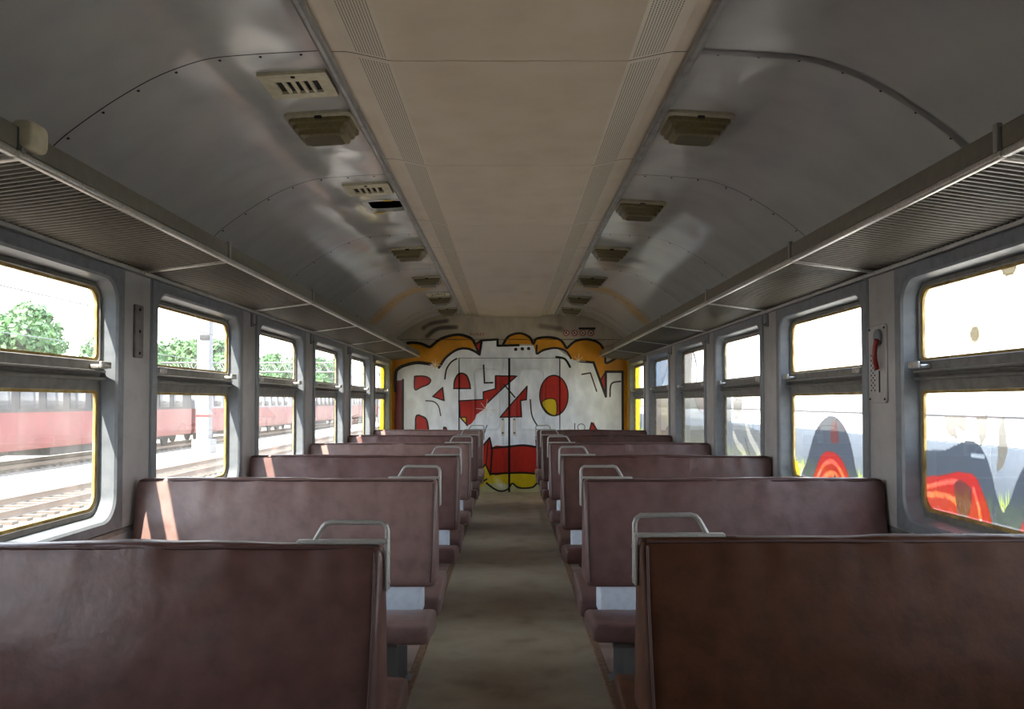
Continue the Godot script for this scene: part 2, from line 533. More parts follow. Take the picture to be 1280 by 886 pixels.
	return Image.create_from_data(w, h, false, Image.FORMAT_RGB8, data)

# ================================================================ scene
func _ready():
	# camera
	var cam := Camera3D.new()
	cam.name = "camera"
	add_child(cam)
	cam.position = Vector3(0, EYE, 0)
	cam.rotation.x = atan(30.0 / FPX)
	cam.projection = Camera3D.PROJECTION_FRUSTUM
	cam.near = 0.05
	cam.far = 2000.0
	cam.size = 0.05 * 886.0 / FPX
	cam.frustum_offset = Vector2(3.0, 29.0) * 0.05 / FPX
	cam.current = true
	# sky, sun, exposure
	var we := WorldEnvironment.new()
	we.name = "environment"
	add_child(we)
	var env := Environment.new()
	we.environment = env
	env.background_mode = Environment.BG_SKY
	var sm := ProceduralSkyMaterial.new()
	sm.sky_top_color = g3(186, 206, 232)
	sm.sky_horizon_color = g3(244, 243, 240)
	sm.sky_curve = 0.25
	sm.ground_horizon_color = g3(200, 196, 188)
	sm.ground_bottom_color = g3(150, 146, 138)
	sm.sky_energy_multiplier = 1.6
	sm.sun_angle_max = 1.0
	env.sky = Sky.new()
	env.sky.sky_material = sm
	env.tonemap_mode = Environment.TONE_MAPPER_LINEAR
	env.tonemap_exposure = 3.0
	env.sdfgi_enabled = true
	env.ssao_enabled = true
	env.ssil_enabled = true
	var sun := DirectionalLight3D.new()
	sun.name = "sun"
	add_child(sun)
	sun.look_at_from_position(Vector3.ZERO, Vector3(1.0, -3.6, -2.2), Vector3.UP)
	sun.light_energy = 3.6
	sun.light_color = g3(255, 246, 230)
	sun.light_angular_distance = 0.6
	sun.shadow_enabled = true

	make_materials()
	build_floor()
	build_walls()
	build_windows()
	build_ceiling()
	build_end_wall()
	build_benches()
	build_racks()
	build_fittings()
	build_outside()

func zd(d: float) -> float: return -P * d
func pil(k: int) -> float: return 1.33 + k       # pillar k, in bays

# ---------------------------------------------------------------- floor
func build_floor():
	var zA := zd(END_D) - 0.06
	var zB := zd(BACK_D)
	var f := thing("floor", "worn brown linoleum floor with a grey aisle runner", "floor", Vector3.ZERO, 0.0, "", "structure")
	part("subfloor", bx(Vector3(-1.74, -0.12, zA), Vector3(1.74, -0.008, zB)), M.dark, f)
	part("aisle_runner", bx(Vector3(-0.425, -0.02, zA), Vector3(0.425, 0.002, zB)), M.lino, f, "grey-brown scuffed linoleum of the aisle")
	for s in [-1.0, 1.0]:
		var z := zB
		for d in [0.9, 2.5, 4.1, 5.7, END_D + 0.03]:
			var z1: float = zd(d)
			part("floor_sheet", bx(Vector3(s * 0.445, -0.02, z1 + 0.004), Vector3(s * 1.7, 0.0, z - 0.004)), M.lino2, f)
			z = z1
		var st := nb()
		prism(st, PackedVector2Array([Vector2(-0.022, 0), Vector2(0.022, 0), Vector2(0.014, 0.006), Vector2(-0.014, 0.006)]), zA, zB)
		part("edge_strip", done(st), M.edge, f, "brown metal strip along the aisle").position.x = s * 0.437

# ---------------------------------------------------------------- side walls
func build_walls():
	var zA := zd(END_D)
	var zB := zd(BACK_D)
	for s in [-1.0, 1.0]:
		var side := "left" if s < 0 else "right"
		var w := thing("wall_" + side, "grey side wall of the car facing the red train" if s < 0 else "grey side wall of the car with the brake handle", "wall", Vector3.ZERO, 0.0, "", "structure")
		# solid outer shell, open behind the windows
		part("lower_shell", bx(Vector3(s * 1.645, -0.12, zA), Vector3(s * 1.70, 0.765, zB)), M.dark, w)
		part("upper_shell", bx(Vector3(s * 1.645, 1.745, zA), Vector3(s * 1.70, 2.40, zB)), M.dark, w)
		part("lower_panel", bx(Vector3(s * (WALLX + 0.006), 0, zA), Vector3(s * 1.66, 0.725, zB)), M.pillar, w)
		part("cornice", bx(Vector3(s * (WALLX + 0.006), 1.795, zA), Vector3(s * 1.66, 2.06, zB)), M.pillar, w)
		part("dado_strip", rb(Vector3(s * (WALLX + 0.004), 0.705, (zA + zB) / 2), Vector3(0.018, 0.022, zB - zA), 0.004), M.trim, w)
		for k in range(-1, 6):
			var z := zd(pil(k))
			if k == -1:
				part("near_core", bx(Vector3(s * 1.645, 0.7, z - 0.15), Vector3(s * 1.74, 1.8, zB)), M.dark, w)
				part("near_panel", bx(Vector3(s * (WALLX - 0.002), 0.0, z + 0.14), Vector3(s * 1.66, 1.80, zB)), M.pillar, w)
			part("pillar_core", bx(Vector3(s * 1.645, 0.7, z - 0.2), Vector3(s * 1.70, 1.8, z + 0.2)), M.dark, w)
			part("pillar_panel", rb(Vector3(s * (WALLX + 0.022), 1.26, z), Vector3(0.05, 1.08, 0.278), 0.004), M.pillar, w)
			# cover strips with screws on both edges of the pillar
			for e in [-1.0, 1.0]:
				part("cover_strip", rb(Vector3(s * (WALLX - 0.002), 1.26, z + e * 0.139), Vector3(0.008, 1.08, 0.014), 0.002), M.frame, w)
		# the last strip before the end wall is sprayed yellow
		part("end_panel", bx(Vector3(s * (WALLX - 0.004), 0.0, zA), Vector3(s * 1.74, 1.82, zd(pil(5) + 0.913))), M.yellow, w, "wall strip sprayed yellow")

# ---------------------------------------------------------------- windows
func window_meshes() -> Dictionary:
	var m := {}
	var st := nb()
	loft(st, [rrect(0.66, 0.722, 1.798, 0.002, 0.002, -0.03), rrect(0.66, 0.722, 1.798, 0.002, 0.002, 0.008), rrect(0.656, 0.726, 1.794, 0.002, 0.002, 0.012),
		rrect(0.604, 0.758, 1.752, 0.105, 0.105, 0.012), rrect(0.594, 0.768, 1.742, 0.098, 0.098, 0.004), rrect(0.574, 0.786, 1.726, 0.078, 0.078, -0.052), rrect(0.574, 0.786, 1.726, 0.078, 0.078, -0.066)])
	m.frame = done(st)
	st = nb()
	loft(st, [rrect(0.578, 1.35, 1.73, 0.082, 0.004, -0.066), rrect(0.578, 1.35, 1.73, 0.082, 0.004, -0.05), rrect(0.572, 1.358, 1.722, 0.076, 0.004, -0.044), rrect(0.562, 1.408, 1.708, 0.058, 0.02, -0.044), rrect(0.558, 1.412, 1.704, 0.055, 0.02, -0.052), rrect(0.558, 1.412, 1.704, 0.055, 0.02, -0.064)])
	m.upper = done(st)
	st = nb()
	loft(st, [rrect(0.578, 0.78, 1.352, 0.004, 0.082, -0.068), rrect(0.578, 0.78, 1.352, 0.004, 0.082, -0.054), rrect(0.572, 0.786, 1.342, 0.004, 0.078, -0.048), rrect(0.562, 0.806, 1.292, 0.02, 0.062, -0.048), rrect(0.558, 0.81, 1.288, 0.02, 0.06, -0.056), rrect(0.558, 0.81, 1.288, 0.02, 0.06, -0.066)])
	m.lower = done(st)
	for q in [["useal", 1.41, 1.706, 0.057, 0.022], ["lseal", 0.808, 1.29, 0.022, 0.062]]:
		st = nb()
		loft(st, [rrect(0.56, q[1], q[2], q[3], q[4], -0.050), rrect(0.549, q[1] + 0.011, q[2] - 0.011, q[3], q[4], -0.053), rrect(0.549, q[1] + 0.011, q[2] - 0.011, q[3], q[4], -0.064)])
		m[q[0]] = done(st)
	st = nb()
	for y in [1.337, 1.366]: rbox(st, Vector3(0, y, -0.043), Vector3(1.14, 0.011, 0.042), 0.003)
	m.ledge = done(st)
	st = nb()
	rbox(st, Vector3(0, 1.385, -0.03), Vector3(0.085, 0.018, 0.05), 0.006)
	rbox(st, Vector3(0, 1.392, 0.0), Vector3(0.085, 0.028, 0.012), 0.004)
	m.handle = done(st)
	for q in [["upane", 1.40, 1.716, -0.058], ["lpane", 0.795, 1.30, -0.058], ["ugrime", 1.40, 1.716, -0.060], ["lgrime", 0.795, 1.30, -0.060]]:
		st = nb()
		st.set_smooth_group(1)
		quad(st, Vector3(-0.565, q[1], q[3]), Vector3(0.565, q[1], q[3]), Vector3(0.565, q[2], q[3]), Vector3(-0.565, q[2], q[3]))
		m[q[0]] = done(st)
	for q in [["ufilm", 1.40, 1.716], ["lfilm", 0.795, 1.30]]:
		st = nb()
		st.set_smooth_group(1)
		var u := func(p: Vector3) -> Vector2: return Vector2((p.x + 0.56) / 1.12, (1.72 - p.y) / 0.94)
		uvf = u
		quad(st, Vector3(-0.56, q[1], -0.062), Vector3(0.56, q[1], -0.062), Vector3(0.56, q[2], -0.062), Vector3(-0.56, q[2], -0.062))
		uvf = null
		m[q[0]] = done(st)
	return m

func grime(sd: int, lo: float, hi: float, tint: Color) -> StandardMaterial3D:
	var m := mat(Color.WHITE, 0.7)
	m.albedo_texture = ntex(0.012, [Color(tint.r, tint.g, tint.b, lo), Color(tint.r, tint.g, tint.b, hi)], sd, 5, 512)
	m.transparency = BaseMaterial3D.TRANSPARENCY_ALPHA
	m.backlight_enabled = true
	m.backlight = Color.WHITE
	m.uv1_triplanar = true
	m.uv1_world_triplanar = true
	m.uv1_scale = Vector3(0.9, 0.25, 0.9)
	return m

# the paint on the outside of one window: pixels are 2.5 mm, x from -0.56, y down from 1.72
func wp(flat: Array) -> Array:
	var out := []
	for k in range(0, flat.size(), 2): out.append(Vector2((flat[k] + 0.56) / 0.0025, (1.72 - flat[k + 1]) / 0.0025))
	return out

func window_paint(right: bool, bay: int) -> Image:
	var im := Image.create(448, 376, false, Image.FORMAT_RGBA8)
	im.fill(Color(0.5, 0.5, 0.5, 0.0))
	var grey := g3(54, 63, 74)
	grey.a = 0.92
	var lg := g3(150, 160, 168)
	lg.a = 0.55
	var redp := g3(160, 18, 8)
	redp.a = 0.95
	var hot := g3(228, 66, 32)
	hot.a = 0.82
	var dk := g3(90, 20, 14)
	dk.a = 0.92
	var ye := g3(236, 208, 10)
	ye.a = 0.92
	var wh := g3(236, 236, 230)
	wh.a = 0.7
	var bl := g3(120, 150, 190)
	bl.a = 0.6
	if right and bay == 0:
		fill(im, curve(wp([-0.62, 1.02, -0.40, 1.06, -0.22, 1.105, -0.12, 1.06, -0.06, 0.94, -0.035, 0.78, -0.62, 0.76]), true), grey)
		fill(im, curve(wp([-0.02, 0.78, 0.03, 0.92, 0.12, 1.04, 0.26, 1.08, 0.42, 1.02, 0.54, 0.78]), true), grey)
		fill(im, curve(wp([-0.60, 0.92, -0.42, 0.96, -0.26, 0.985, -0.16, 0.95, -0.11, 0.77, -0.60, 0.77]), true), redp)
		fill(im, curve(wp([0.09, 0.77, 0.14, 0.90, 0.24, 0.96, 0.36, 0.93, 0.46, 0.77]), true), redp)
		stroke(im, curve(wp([-0.56, 0.90, -0.42, 0.93, -0.30, 0.945, -0.22, 0.92])), 7.0, hot)
		stroke(im, curve(wp([-0.55, 0.87, -0.40, 0.885, -0.30, 0.86])), 9.0, hot)
		stroke(im, curve(wp([-0.20, 0.93, -0.165, 0.86, -0.15, 0.80])), 7.0, hot)
		fill(im, curve(wp([-0.33, 0.94, -0.22, 0.93, -0.23, 0.84, -0.30, 0.80]), true), dk)
		stroke(im, curve(wp([-0.21, 1.05, -0.13, 1.05])), 5.0, lg)
		# ragged remains of older paint above
		var tan := g3(112, 106, 92)
		tan.a = 0.85
		fill(im, PackedVector2Array(wp([-0.40, 1.19, -0.24, 1.19, -0.25, 1.13, -0.32, 1.15, -0.30, 1.10, -0.38, 1.12])), tan)
		fill(im, PackedVector2Array(wp([-0.18, 1.19, -0.10, 1.2, -0.11, 1.12, -0.15, 1.08])), tan)
		fill(im, PackedVector2Array(wp([-0.03, 1.17, -0.0, 1.2, 0.02, 1.08, -0.01, 1.02, -0.05, 1.0])), tan)
		# round remains of a sticker on the upper pane
		var stk := g3(112, 96, 52)
		stk.a = 0.96
		var c0: Vector2 = wp([-0.176, 1.49])[0]
		stroke(im, PackedVector2Array([c0, c0 + Vector2(0.5, 0)]), 34.0, Color(0.74, 0.68, 0.36, 0.8))
		stroke(im, PackedVector2Array([c0, c0 + Vector2(0.5, 0)]), 24.0, stk)
		var c1: Vector2 = wp([0.03, 1.70])[0]
		stroke(im, PackedVector2Array([c1, c1 + Vector2(10, 0)]), 26.0, stk)
	elif right and bay == 1:
		fill(im, curve(wp([-0.42, 0.77, -0.34, 0.92, -0.2, 1.09, -0.04, 1.165, 0.1, 1.165, 0.24, 1.09, 0.33, 0.94, 0.36, 0.77]), true), grey)
		fill(im, curve(wp([-0.24, 0.77, -0.2, 0.88, -0.1, 0.965, 0.04, 0.985, 0.18, 0.94, 0.28, 0.84, 0.32, 0.77]), true), redp)
		stroke(im, curve(wp([-0.2, 0.82, -0.08, 0.91, 0.06, 0.93, 0.18, 0.87, 0.26, 0.79])), 10.0, hot)
		stroke(im, curve(wp([-0.16, 0.79, -0.04, 0.86, 0.08, 0.865, 0.16, 0.8])), 12.0, hot)
		fill(im, curve(wp([0.03, 0.8, 0.07, 0.87, 0.11, 0.8]), true), dk)
		fill(im, curve(wp([0.02, 1.04, 0.04, 1.14, 0.09, 1.14, 0.12, 1.04]), true), dk)
		fill(im, PackedVector2Array(wp([-0.56, 0.9, -0.5, 0.9, -0.44, 0.77, -0.56, 0.77])), ye)
	elif right and bay == 2:
		fill(im, curve(wp([-0.56, 1.06, 0.5, 1.02, 0.56, 0.77, -0.56, 0.77]), true), Color(0.44, 0.45, 0.44, 0.88))
		fill(im, PackedVector2Array(wp([-0.56, 1.31, -0.40, 1.31, -0.38, 0.77, -0.56, 0.77])), Color(0.40, 0.42, 0.42, 0.85))
		fill(im, curve(wp([-0.34, 1.3, -0.1, 1.3, -0.14, 1.16, -0.3, 1.12]), true), Color(0.40, 0.38, 0.34, 0.8))
		stroke(im, curve(wp([-0.34, 1.0, -0.22, 0.93, -0.1, 0.9, 0.0, 0.84])), 24.0, Color(0.7, 0.68, 0.62, 0.7))
		stroke(im, curve(wp([0.0, 1.1, 0.1, 1.0, 0.3, 0.9, 0.38, 0.8])), 26.0, Color(0.72, 0.7, 0.64, 0.7))
		stroke(im, curve(wp([-0.02, 0.98, 0.06, 0.9, 0.14, 0.82])), 9.0, Color(0.3, 0.3, 0.3, 0.9))
	elif right and bay == 3:
		fill(im, PackedVector2Array(wp([-0.56, 1.72, -0.16, 1.72, -0.22, 1.4, -0.56, 1.4])), Color(0.42, 0.40, 0.37, 0.92))
		stroke(im, curve(wp([-0.14, 1.7, 0.0, 1.56, -0.02, 1.4])), 20.0, Color(0.1, 0.14, 0.22, 0.92))
		fill(im, PackedVector2Array(wp([0.3, 1.72, 0.56, 1.72, 0.56, 1.4, 0.22, 1.4])), Color(0.36, 0.44, 0.54, 0.92))
		fill(im, PackedVector2Array(wp([-0.56, 1.31, 0.56, 1.31, 0.56, 0.77, -0.56, 0.77])), Color(0.42, 0.42, 0.39, 0.93))
		fill(im, PackedVector2Array(wp([-0.5, 1.18, 0.5, 1.18, 0.5, 1.04, -0.5, 1.02])), Color(0.54, 0.56, 0.58, 0.9))
	elif right and bay == 4:
		fill(im, PackedVector2Array(wp([-0.56, 1.72, 0.56, 1.72, 0.56, 1.4, -0.56, 1.4])), Color(0.36, 0.46, 0.56, 0.94))
		stroke(im, curve(wp([-0.4, 1.46, 0.0, 1.5, 0.5, 1.6])), 30.0, Color(0.28, 0.38, 0.48, 0.94))
		fill(im, PackedVector2Array(wp([-0.56, 1.31, 0.56, 1.31, 0.56, 0.77, -0.56, 0.77])), Color(0.46, 0.42, 0.38, 0.93))
		spray(im, curve(wp([-0.2, 1.22, 0.1, 1.1, 0.3, 1.12])), 90.0, Color(0.56, 0.46, 0.14, 0.93), 0.12)
		spray(im, curve(wp([-0.4, 0.86, 0.0, 0.9, 0.4, 0.86])), 90.0, Color(0.5, 0.38, 0.37, 0.93), 0.12)
	elif bay == 5:
		var s := -1.0 if right else 1.0
		fill(im, curve(wp([s * 0.6, 1.76, s * 0.16 , 1.76, s * 0.22, 1.5, s * 0.12, 1.38, s * 0.6, 1.38]), true) if right else curve(wp([0.36, 1.76, 0.6, 1.76, 0.6, 1.38, 0.4, 1.38]), true), ye)
		fill(im, curve(wp([s * 0.6, 1.32, s * 0.1, 1.32, s * 0.16, 1.1, s * 0.3, 0.77, s * 0.6, 0.77]), true) if right else curve(wp([0.3, 1.14, 0.6, 1.3, 0.6, 0.77, 0.2, 0.77]), true), ye)
		stroke(im, curve(wp([s * 0.06, 1.66, s * 0.0, 1.5, s * 0.12, 1.4])), 20.0, Color(0.3, 0.3, 0.36, 0.7))
		stroke(im, curve(wp([s * 0.1, 1.28, s * 0.06, 1.06, s * 0.24, 0.8])), 16.0, Color(0.2, 0.2, 0.2, 0.7))
	else:
		return null
	im.resize(149, 125, Image.INTERPOLATE_BILINEAR)
	im.resize(448, 376, Image.INTERPOLATE_CUBIC)
	return im

func build_windows():
	var m := window_meshes()
	var lo := grime(41, 0.06, 0.22, g3(190, 184, 172))
	var hi := grime(42, 0.02, 0.10, g3(214, 210, 200))
	var lor := grime(43, 0.04, 0.14, g3(190, 184, 172))
	var n := 0
	for s in [-1.0, 1.0]:
		for k in range(-1, 6):
			n += 1
			var right: bool = s > 0
			var where: String = ORD[5 - k] + " the graffiti wall, " + ("facing the red train" if not right else "on the brake-handle side")
			var painted := window_paint(right, k)
			var look := "grey framed two-pane window "
			if painted: look = "grey framed two-pane window with sprayed glass "
			var w := thing("window_%d" % n, look + where, "window", Vector3(s * WALLX, 0, zd(pil(k) + 0.5)), -s * PI / 2, "", "structure")
			part("surround", m.frame, M.frame, w)
			var u := part("upper_sash", m.upper, M.sash, w)
			part("seal", m.useal, M.seal2 if k < 2 else M.seal, u)
			part("pane", m.upane, M.glass, u)
			part("grime", m.ugrime, hi, u)
			var l := part("lower_frame", m.lower, M.sash, w)
			part("seal", m.lseal, M.seal2 if k < 2 else M.seal, l)
			part("pane", m.lpane, M.glass, l)
			part("grime", m.lgrime, lor if right else lo, l)
			part("ledge", m.ledge, M.sash, w)
			for e in [-1.0, 1.0]: part("handle", m.handle, M.alu, w, "small silver latch handle").position.x = e * 0.515
			if painted:
				var fm := film(painted)
				part("sprayed_paint", m.ufilm, fm, u, "paint sprayed on the glass")
				part("sprayed_paint", m.lfilm, fm, l, "paint sprayed on the glass")

# ---------------------------------------------------------------- ceiling
const ARCH := [0.648, 2.446, 0.80, 2.438, 0.92, 2.430, 1.03, 2.418, 1.13, 2.388, 1.226, 2.347, 1.33, 2.287, 1.43, 2.22, 1.53, 2.143, 1.60, 2.07, 1.64, 2.01]

func arch_y(x: float) -> float:
	x = absf(x)
	for k in range(0, ARCH.size() - 2, 2):
		if x <= ARCH[k + 2]: return lerpf(ARCH[k + 1], ARCH[k + 3], clampf((x - ARCH[k]) / (ARCH[k + 2] - ARCH[k]), 0, 1))
	return ARCH[ARCH.size() - 1]

# a curved ceiling sheet between z0 > z1 on side s; hole = [x0, x1, z0, z1] or []
func arch_sheet(s: float, z0: float, z1: float, lift := 0.0, hole := []) -> ArrayMesh:
	var st := nb()
	st.set_smooth_group(1)
	var raw := []
	for k in range(0, ARCH.size(), 2): raw.append(Vector2(ARCH[k], ARCH[k + 1]))
	var prof := Array(curve(raw, false, 3))
	var zs := [z0, lerpf(z0, z1, 0.5), z1]
	if hole:
		for hx in [hole[0], hole[1]]: prof.append(Vector2(hx, arch_y(hx)))
		prof.sort_custom(func(a, b): return a.x < b.x)
		zs = [z0, hole[2], hole[3], z1]
	for i in prof.size() - 1:
		for j in zs.size() - 1:
			if hole and prof[i].x >= hole[0] - 0.001 and prof[i + 1].x <= hole[1] + 0.001 and j == 1: continue
			var a := Vector3(s * prof[i].x, prof[i].y + lift, zs[j])
			var b := Vector3(s * prof[i + 1].x, prof[i + 1].y + lift, zs[j])
			var c := Vector3(s * prof[i + 1].x, prof[i + 1].y + lift, zs[j + 1])
			var d := Vector3(s * prof[i].x, prof[i].y + lift, zs[j + 1])
			var V := [a, b, c, d]
			var U := []
			for q in V: U.append(Vector2(absf(q.x) / 1.7, -q.z / 13.0))
			if s > 0: quad(st, a, d, c, b, U[0], U[3], U[2], U[1])
			else: quad(st, a, b, c, d, U[0], U[1], U[2], U[3])
	return done(st)

# paint strayed onto the ceiling sheets beside the end wall: u across 0..1.7 m, v along 8..12 m
func arch_print(sd: int) -> Image:
	var im := Image.create(340, 800, false, Image.FORMAT_RGB8)
	im.fill(g3(177, 176, 172))
	var X := func(x: float, z: float) -> Vector2: return Vector2(x / 0.005, (z - 8.0) / 0.005)
	spray(im, curve([X.call(0.72, 8.75), X.call(1.0, 9.0), X.call(1.3, 9.3), X.call(1.62, 9.7)]), 70.0, g3(204, 150, 70), 0.16)
	spray(im, curve([X.call(0.9, 9.05), X.call(1.2, 9.35), X.call(1.55, 9.9)]), 60.0, g3(202, 146, 64), 0.16)
	spray(im, curve([X.call(0.7, 10.6), X.call(1.1, 10.8), X.call(1.4, 11.0)]), 44.0, g3(120, 114, 108), 0.05 + 0.02 * sd)
	spray(im, curve([X.call(0.9, 11.3), X.call(1.2, 11.4), X.call(1.5, 11.5)]), 60.0, g3(160, 150, 130), 0.08)
	return im

func center_print() -> Image:
	var im := Image.create(260, 1200, false, Image.FORMAT_RGB8)   # x -0.65..0.65, z 6..12
	im.fill(g3(184, 171, 151))
	var r := RandomNumberGenerator.new()
	r.seed = 11
	var cs := [g3(192, 178, 160), g3(180, 148, 132), g3(196, 188, 174), g3(150, 138, 122), g3(190, 158, 96)]
	for k in 46:
		var z := r.randf_range(0, 1200)
		var x := r.randf_range(40, 220)
		spray(im, PackedVector2Array([Vector2(x, z), Vector2(x + r.randf_range(-12, 12), z + r.randf_range(30, 140))]), r.randf_range(18, 44), cs[r.randi() % (3 if z < 500 else 5)], 0.07)
	return im

func perforation() -> StandardMaterial3D:
	var im := Image.create(32, 32, false, Image.FORMAT_RGB8)
	im.fill(g3(186, 175, 152))
	im.fill_rect(Rect2i(9, 5, 13, 22), g3(52, 46, 36))
	var m := mat(Color.WHITE, 0.4)
	m.albedo_texture = ImageTexture.create_from_image(im)
	return m

func build_ceiling():
	var c := thing("ceiling", "arched grey painted ceiling with a lower beige centre panel", "ceiling", Vector3.ZERO, 0.0, "", "structure")
	var zA := zd(END_D)
	var zB := zd(BACK_D)
	# inner skin behind the sheets, and the roof itself with the empty space between them
	for s in [-1.0, 1.0]:
		part("roof_skin", arch_sheet(s, zB + 0.1, zA - 0.1, 0.32), M.roof, c)
		part("roof_shell", arch_sheet(s, zB + 0.1, zA - 0.1, 0.02, [0.65, 0.87, zd(3.165), zd(3.365)] if s < 0 else []), M.dark, c)
		var seams := []
		for k in range(-3, 6): seams.append(SEAM0 + k)
		seams.append(END_D)
		for i in seams.size() - 1:
			var z0: float = minf(zd(seams[i]), zB) - 0.0035
			var z1: float = zd(seams[i + 1]) + 0.0035
			if z0 < z1: continue
			var hole := []
			if s < 0 and absf(seams[i] - 2.82) < 0.01: hole = [0.65, 0.87, zd(3.17), zd(3.36)]
			var mt: StandardMaterial3D = M.arch
			if seams[i] > 4.8:
				mt = mat(Color.WHITE, 0.28)
				var key := "archprint%d" % int(s)
				if not M.has(key):
					var q := mat(Color.WHITE, 0.26)
					q.albedo_texture = ImageTexture.create_from_image(arch_print(int(s)))
					q.uv1_scale = Vector3(1.0, 13.0 / 4.0, 1)
					q.uv1_offset = Vector3(0, -2.0, 0)
					q.texture_repeat = false
					M[key] = q
				mt = M[key]
			part("arch_panel", arch_sheet(s, z0, z1, 0.0, hole), mt, c)
			# screws along the seam
			var st := nb()
			for x in [0.72, 0.86, 1.0, 1.15, 1.28, 1.40, 1.52]:
				rbox(st, Vector3(s * x, arch_y(x), z0 - 0.02), Vector3(0.009, 0.006, 0.009), 0.002)
			part("seam_screws", done(st), M.dark, c, "", "stuff")
		# flat cover strip over the seam on the brake-handle side
		if s > 0:
			part("cover_strip", arch_sheet(s, zd(SEAM0) + 0.018, zd(SEAM0) - 0.018, -0.004), M.trim, c, "grey strip over a ceiling seam")
	var st := nb()
	# centre strip
	var cs := [BACK_D, 0.1, 0.95, 1.816, 2.63, 3.52, 4.15, 5.0, 6.18, 6.83, END_D]
	var perf := perforation()
	var cp := mat(Color.WHITE, 0.4)
	cp.albedo_texture = ImageTexture.create_from_image(center_print())
	for i in cs.size() - 1:
		var z0: float = zd(cs[i]) - 0.003
		var z1: float = zd(cs[i + 1]) + 0.003
		st = nb()
		st.set_smooth_group(-1)
		for q in [[-0.405, 2.408, 0.405, 2.408]]:
			for side in [1]:
				var V := [Vector3(q[0], q[1], z1), Vector3(q[2], q[3], z1), Vector3(q[2], q[3], z0), Vector3(q[0], q[1], z0)]
				var U := []
				for v in V: U.append(Vector2((v.x + 0.65) / 1.3, (-v.z - 6.0) / 6.0))
				quad(st, V[0], V[1], V[2], V[3], U[0], U[1], U[2], U[3])
				# folded edge at the seams
				quad(st, V[3], V[2], V[2] + Vector3.UP * 0.02, V[3] + Vector3.UP * 0.02, U[3], U[2], U[2], U[3])
				quad(st, V[1], V[0], V[0] + Vector3.UP * 0.02, V[1] + Vector3.UP * 0.02, U[1], U[0], U[0], U[1])
		part("centre_panel", done(st), cp if cs[i] > 3.4 else M.panel, c)
		for s in [-1.0, 1.0]:
			st = nb()
			st.set_smooth_group(-1)
			var pr := [Vector2(0.405, 2.408), Vector2(0.416, 2.4105), Vector2(0.524, 2.434), Vector2(0.56, 2.44), Vector2(0.615, 2.441)]
			for j in [0, 2, 3]:
				var a := Vector3(s * pr[j].x, pr[j].y, z0)
				var b := Vector3(s * pr[j + 1].x, pr[j + 1].y, z0)
				quad(st, a, b, Vector3(b.x, b.y, z1), Vector3(a.x, a.y, z1))
			# solid margins at both ends of the perforated field
			for e in [[z0, z0 - 0.03], [z1 + 0.012, z1]]:
				quad(st, Vector3(s * pr[1].x, pr[1].y, e[0]), Vector3(s * pr[2].x, pr[2].y, e[0]), Vector3(s * pr[2].x, pr[2].y, e[1]), Vector3(s * pr[1].x, pr[1].y, e[1]))
			part("side_panel", done(st), M.panel, c)
			st = nb()
			var vl := (z0 - z1) / 0.016
			quad(st, Vector3(s * pr[1].x, pr[1].y, z0 - 0.03), Vector3(s * pr[2].x, pr[2].y, z0 - 0.03), Vector3(s * pr[2].x, pr[2].y, z1 + 0.012), Vector3(s * pr[1].x, pr[1].y, z1 + 0.012), Vector2(0, 0), Vector2(11, 0), Vector2(11, vl), Vector2(0, vl))
			part("perforated_panel", done(st), perf, c, "finely slotted air outlet strip")
	# dark space above the seams
	part("centre_backing", bx(Vector3(-0.66, 2.452, zA - 0.1), Vector3(0.66, 2.50, zB + 0.1)), M.dark, c)
	part("roof_top", bx(Vector3(-1.2, 2.75, zA - 0.1), Vector3(1.2, 2.80, zB + 0.1)), M.roof, c)
	for s in [-1.0, 1.0]:
		st = nb()
		prism(st, PackedVector2Array([Vector2(-0.019, 0.012), Vector2(-0.016, -0.012), Vector2(-0.006, -0.016), Vector2(0.006, -0.016), Vector2(0.016, -0.012), Vector2(0.019, 0.012)]), zA, zB)
		var t := part("trim_%d" % (1 if s < 0 else 2), done(st), M.trim, self)
		t.position = Vector3(s * 0.63, 2.438, 0)
		tag(t, "long grey metal ceiling rail beside the centre panel, " + ("red-train side" if s < 0 else "brake-handle side"), "trim", "", "structure")

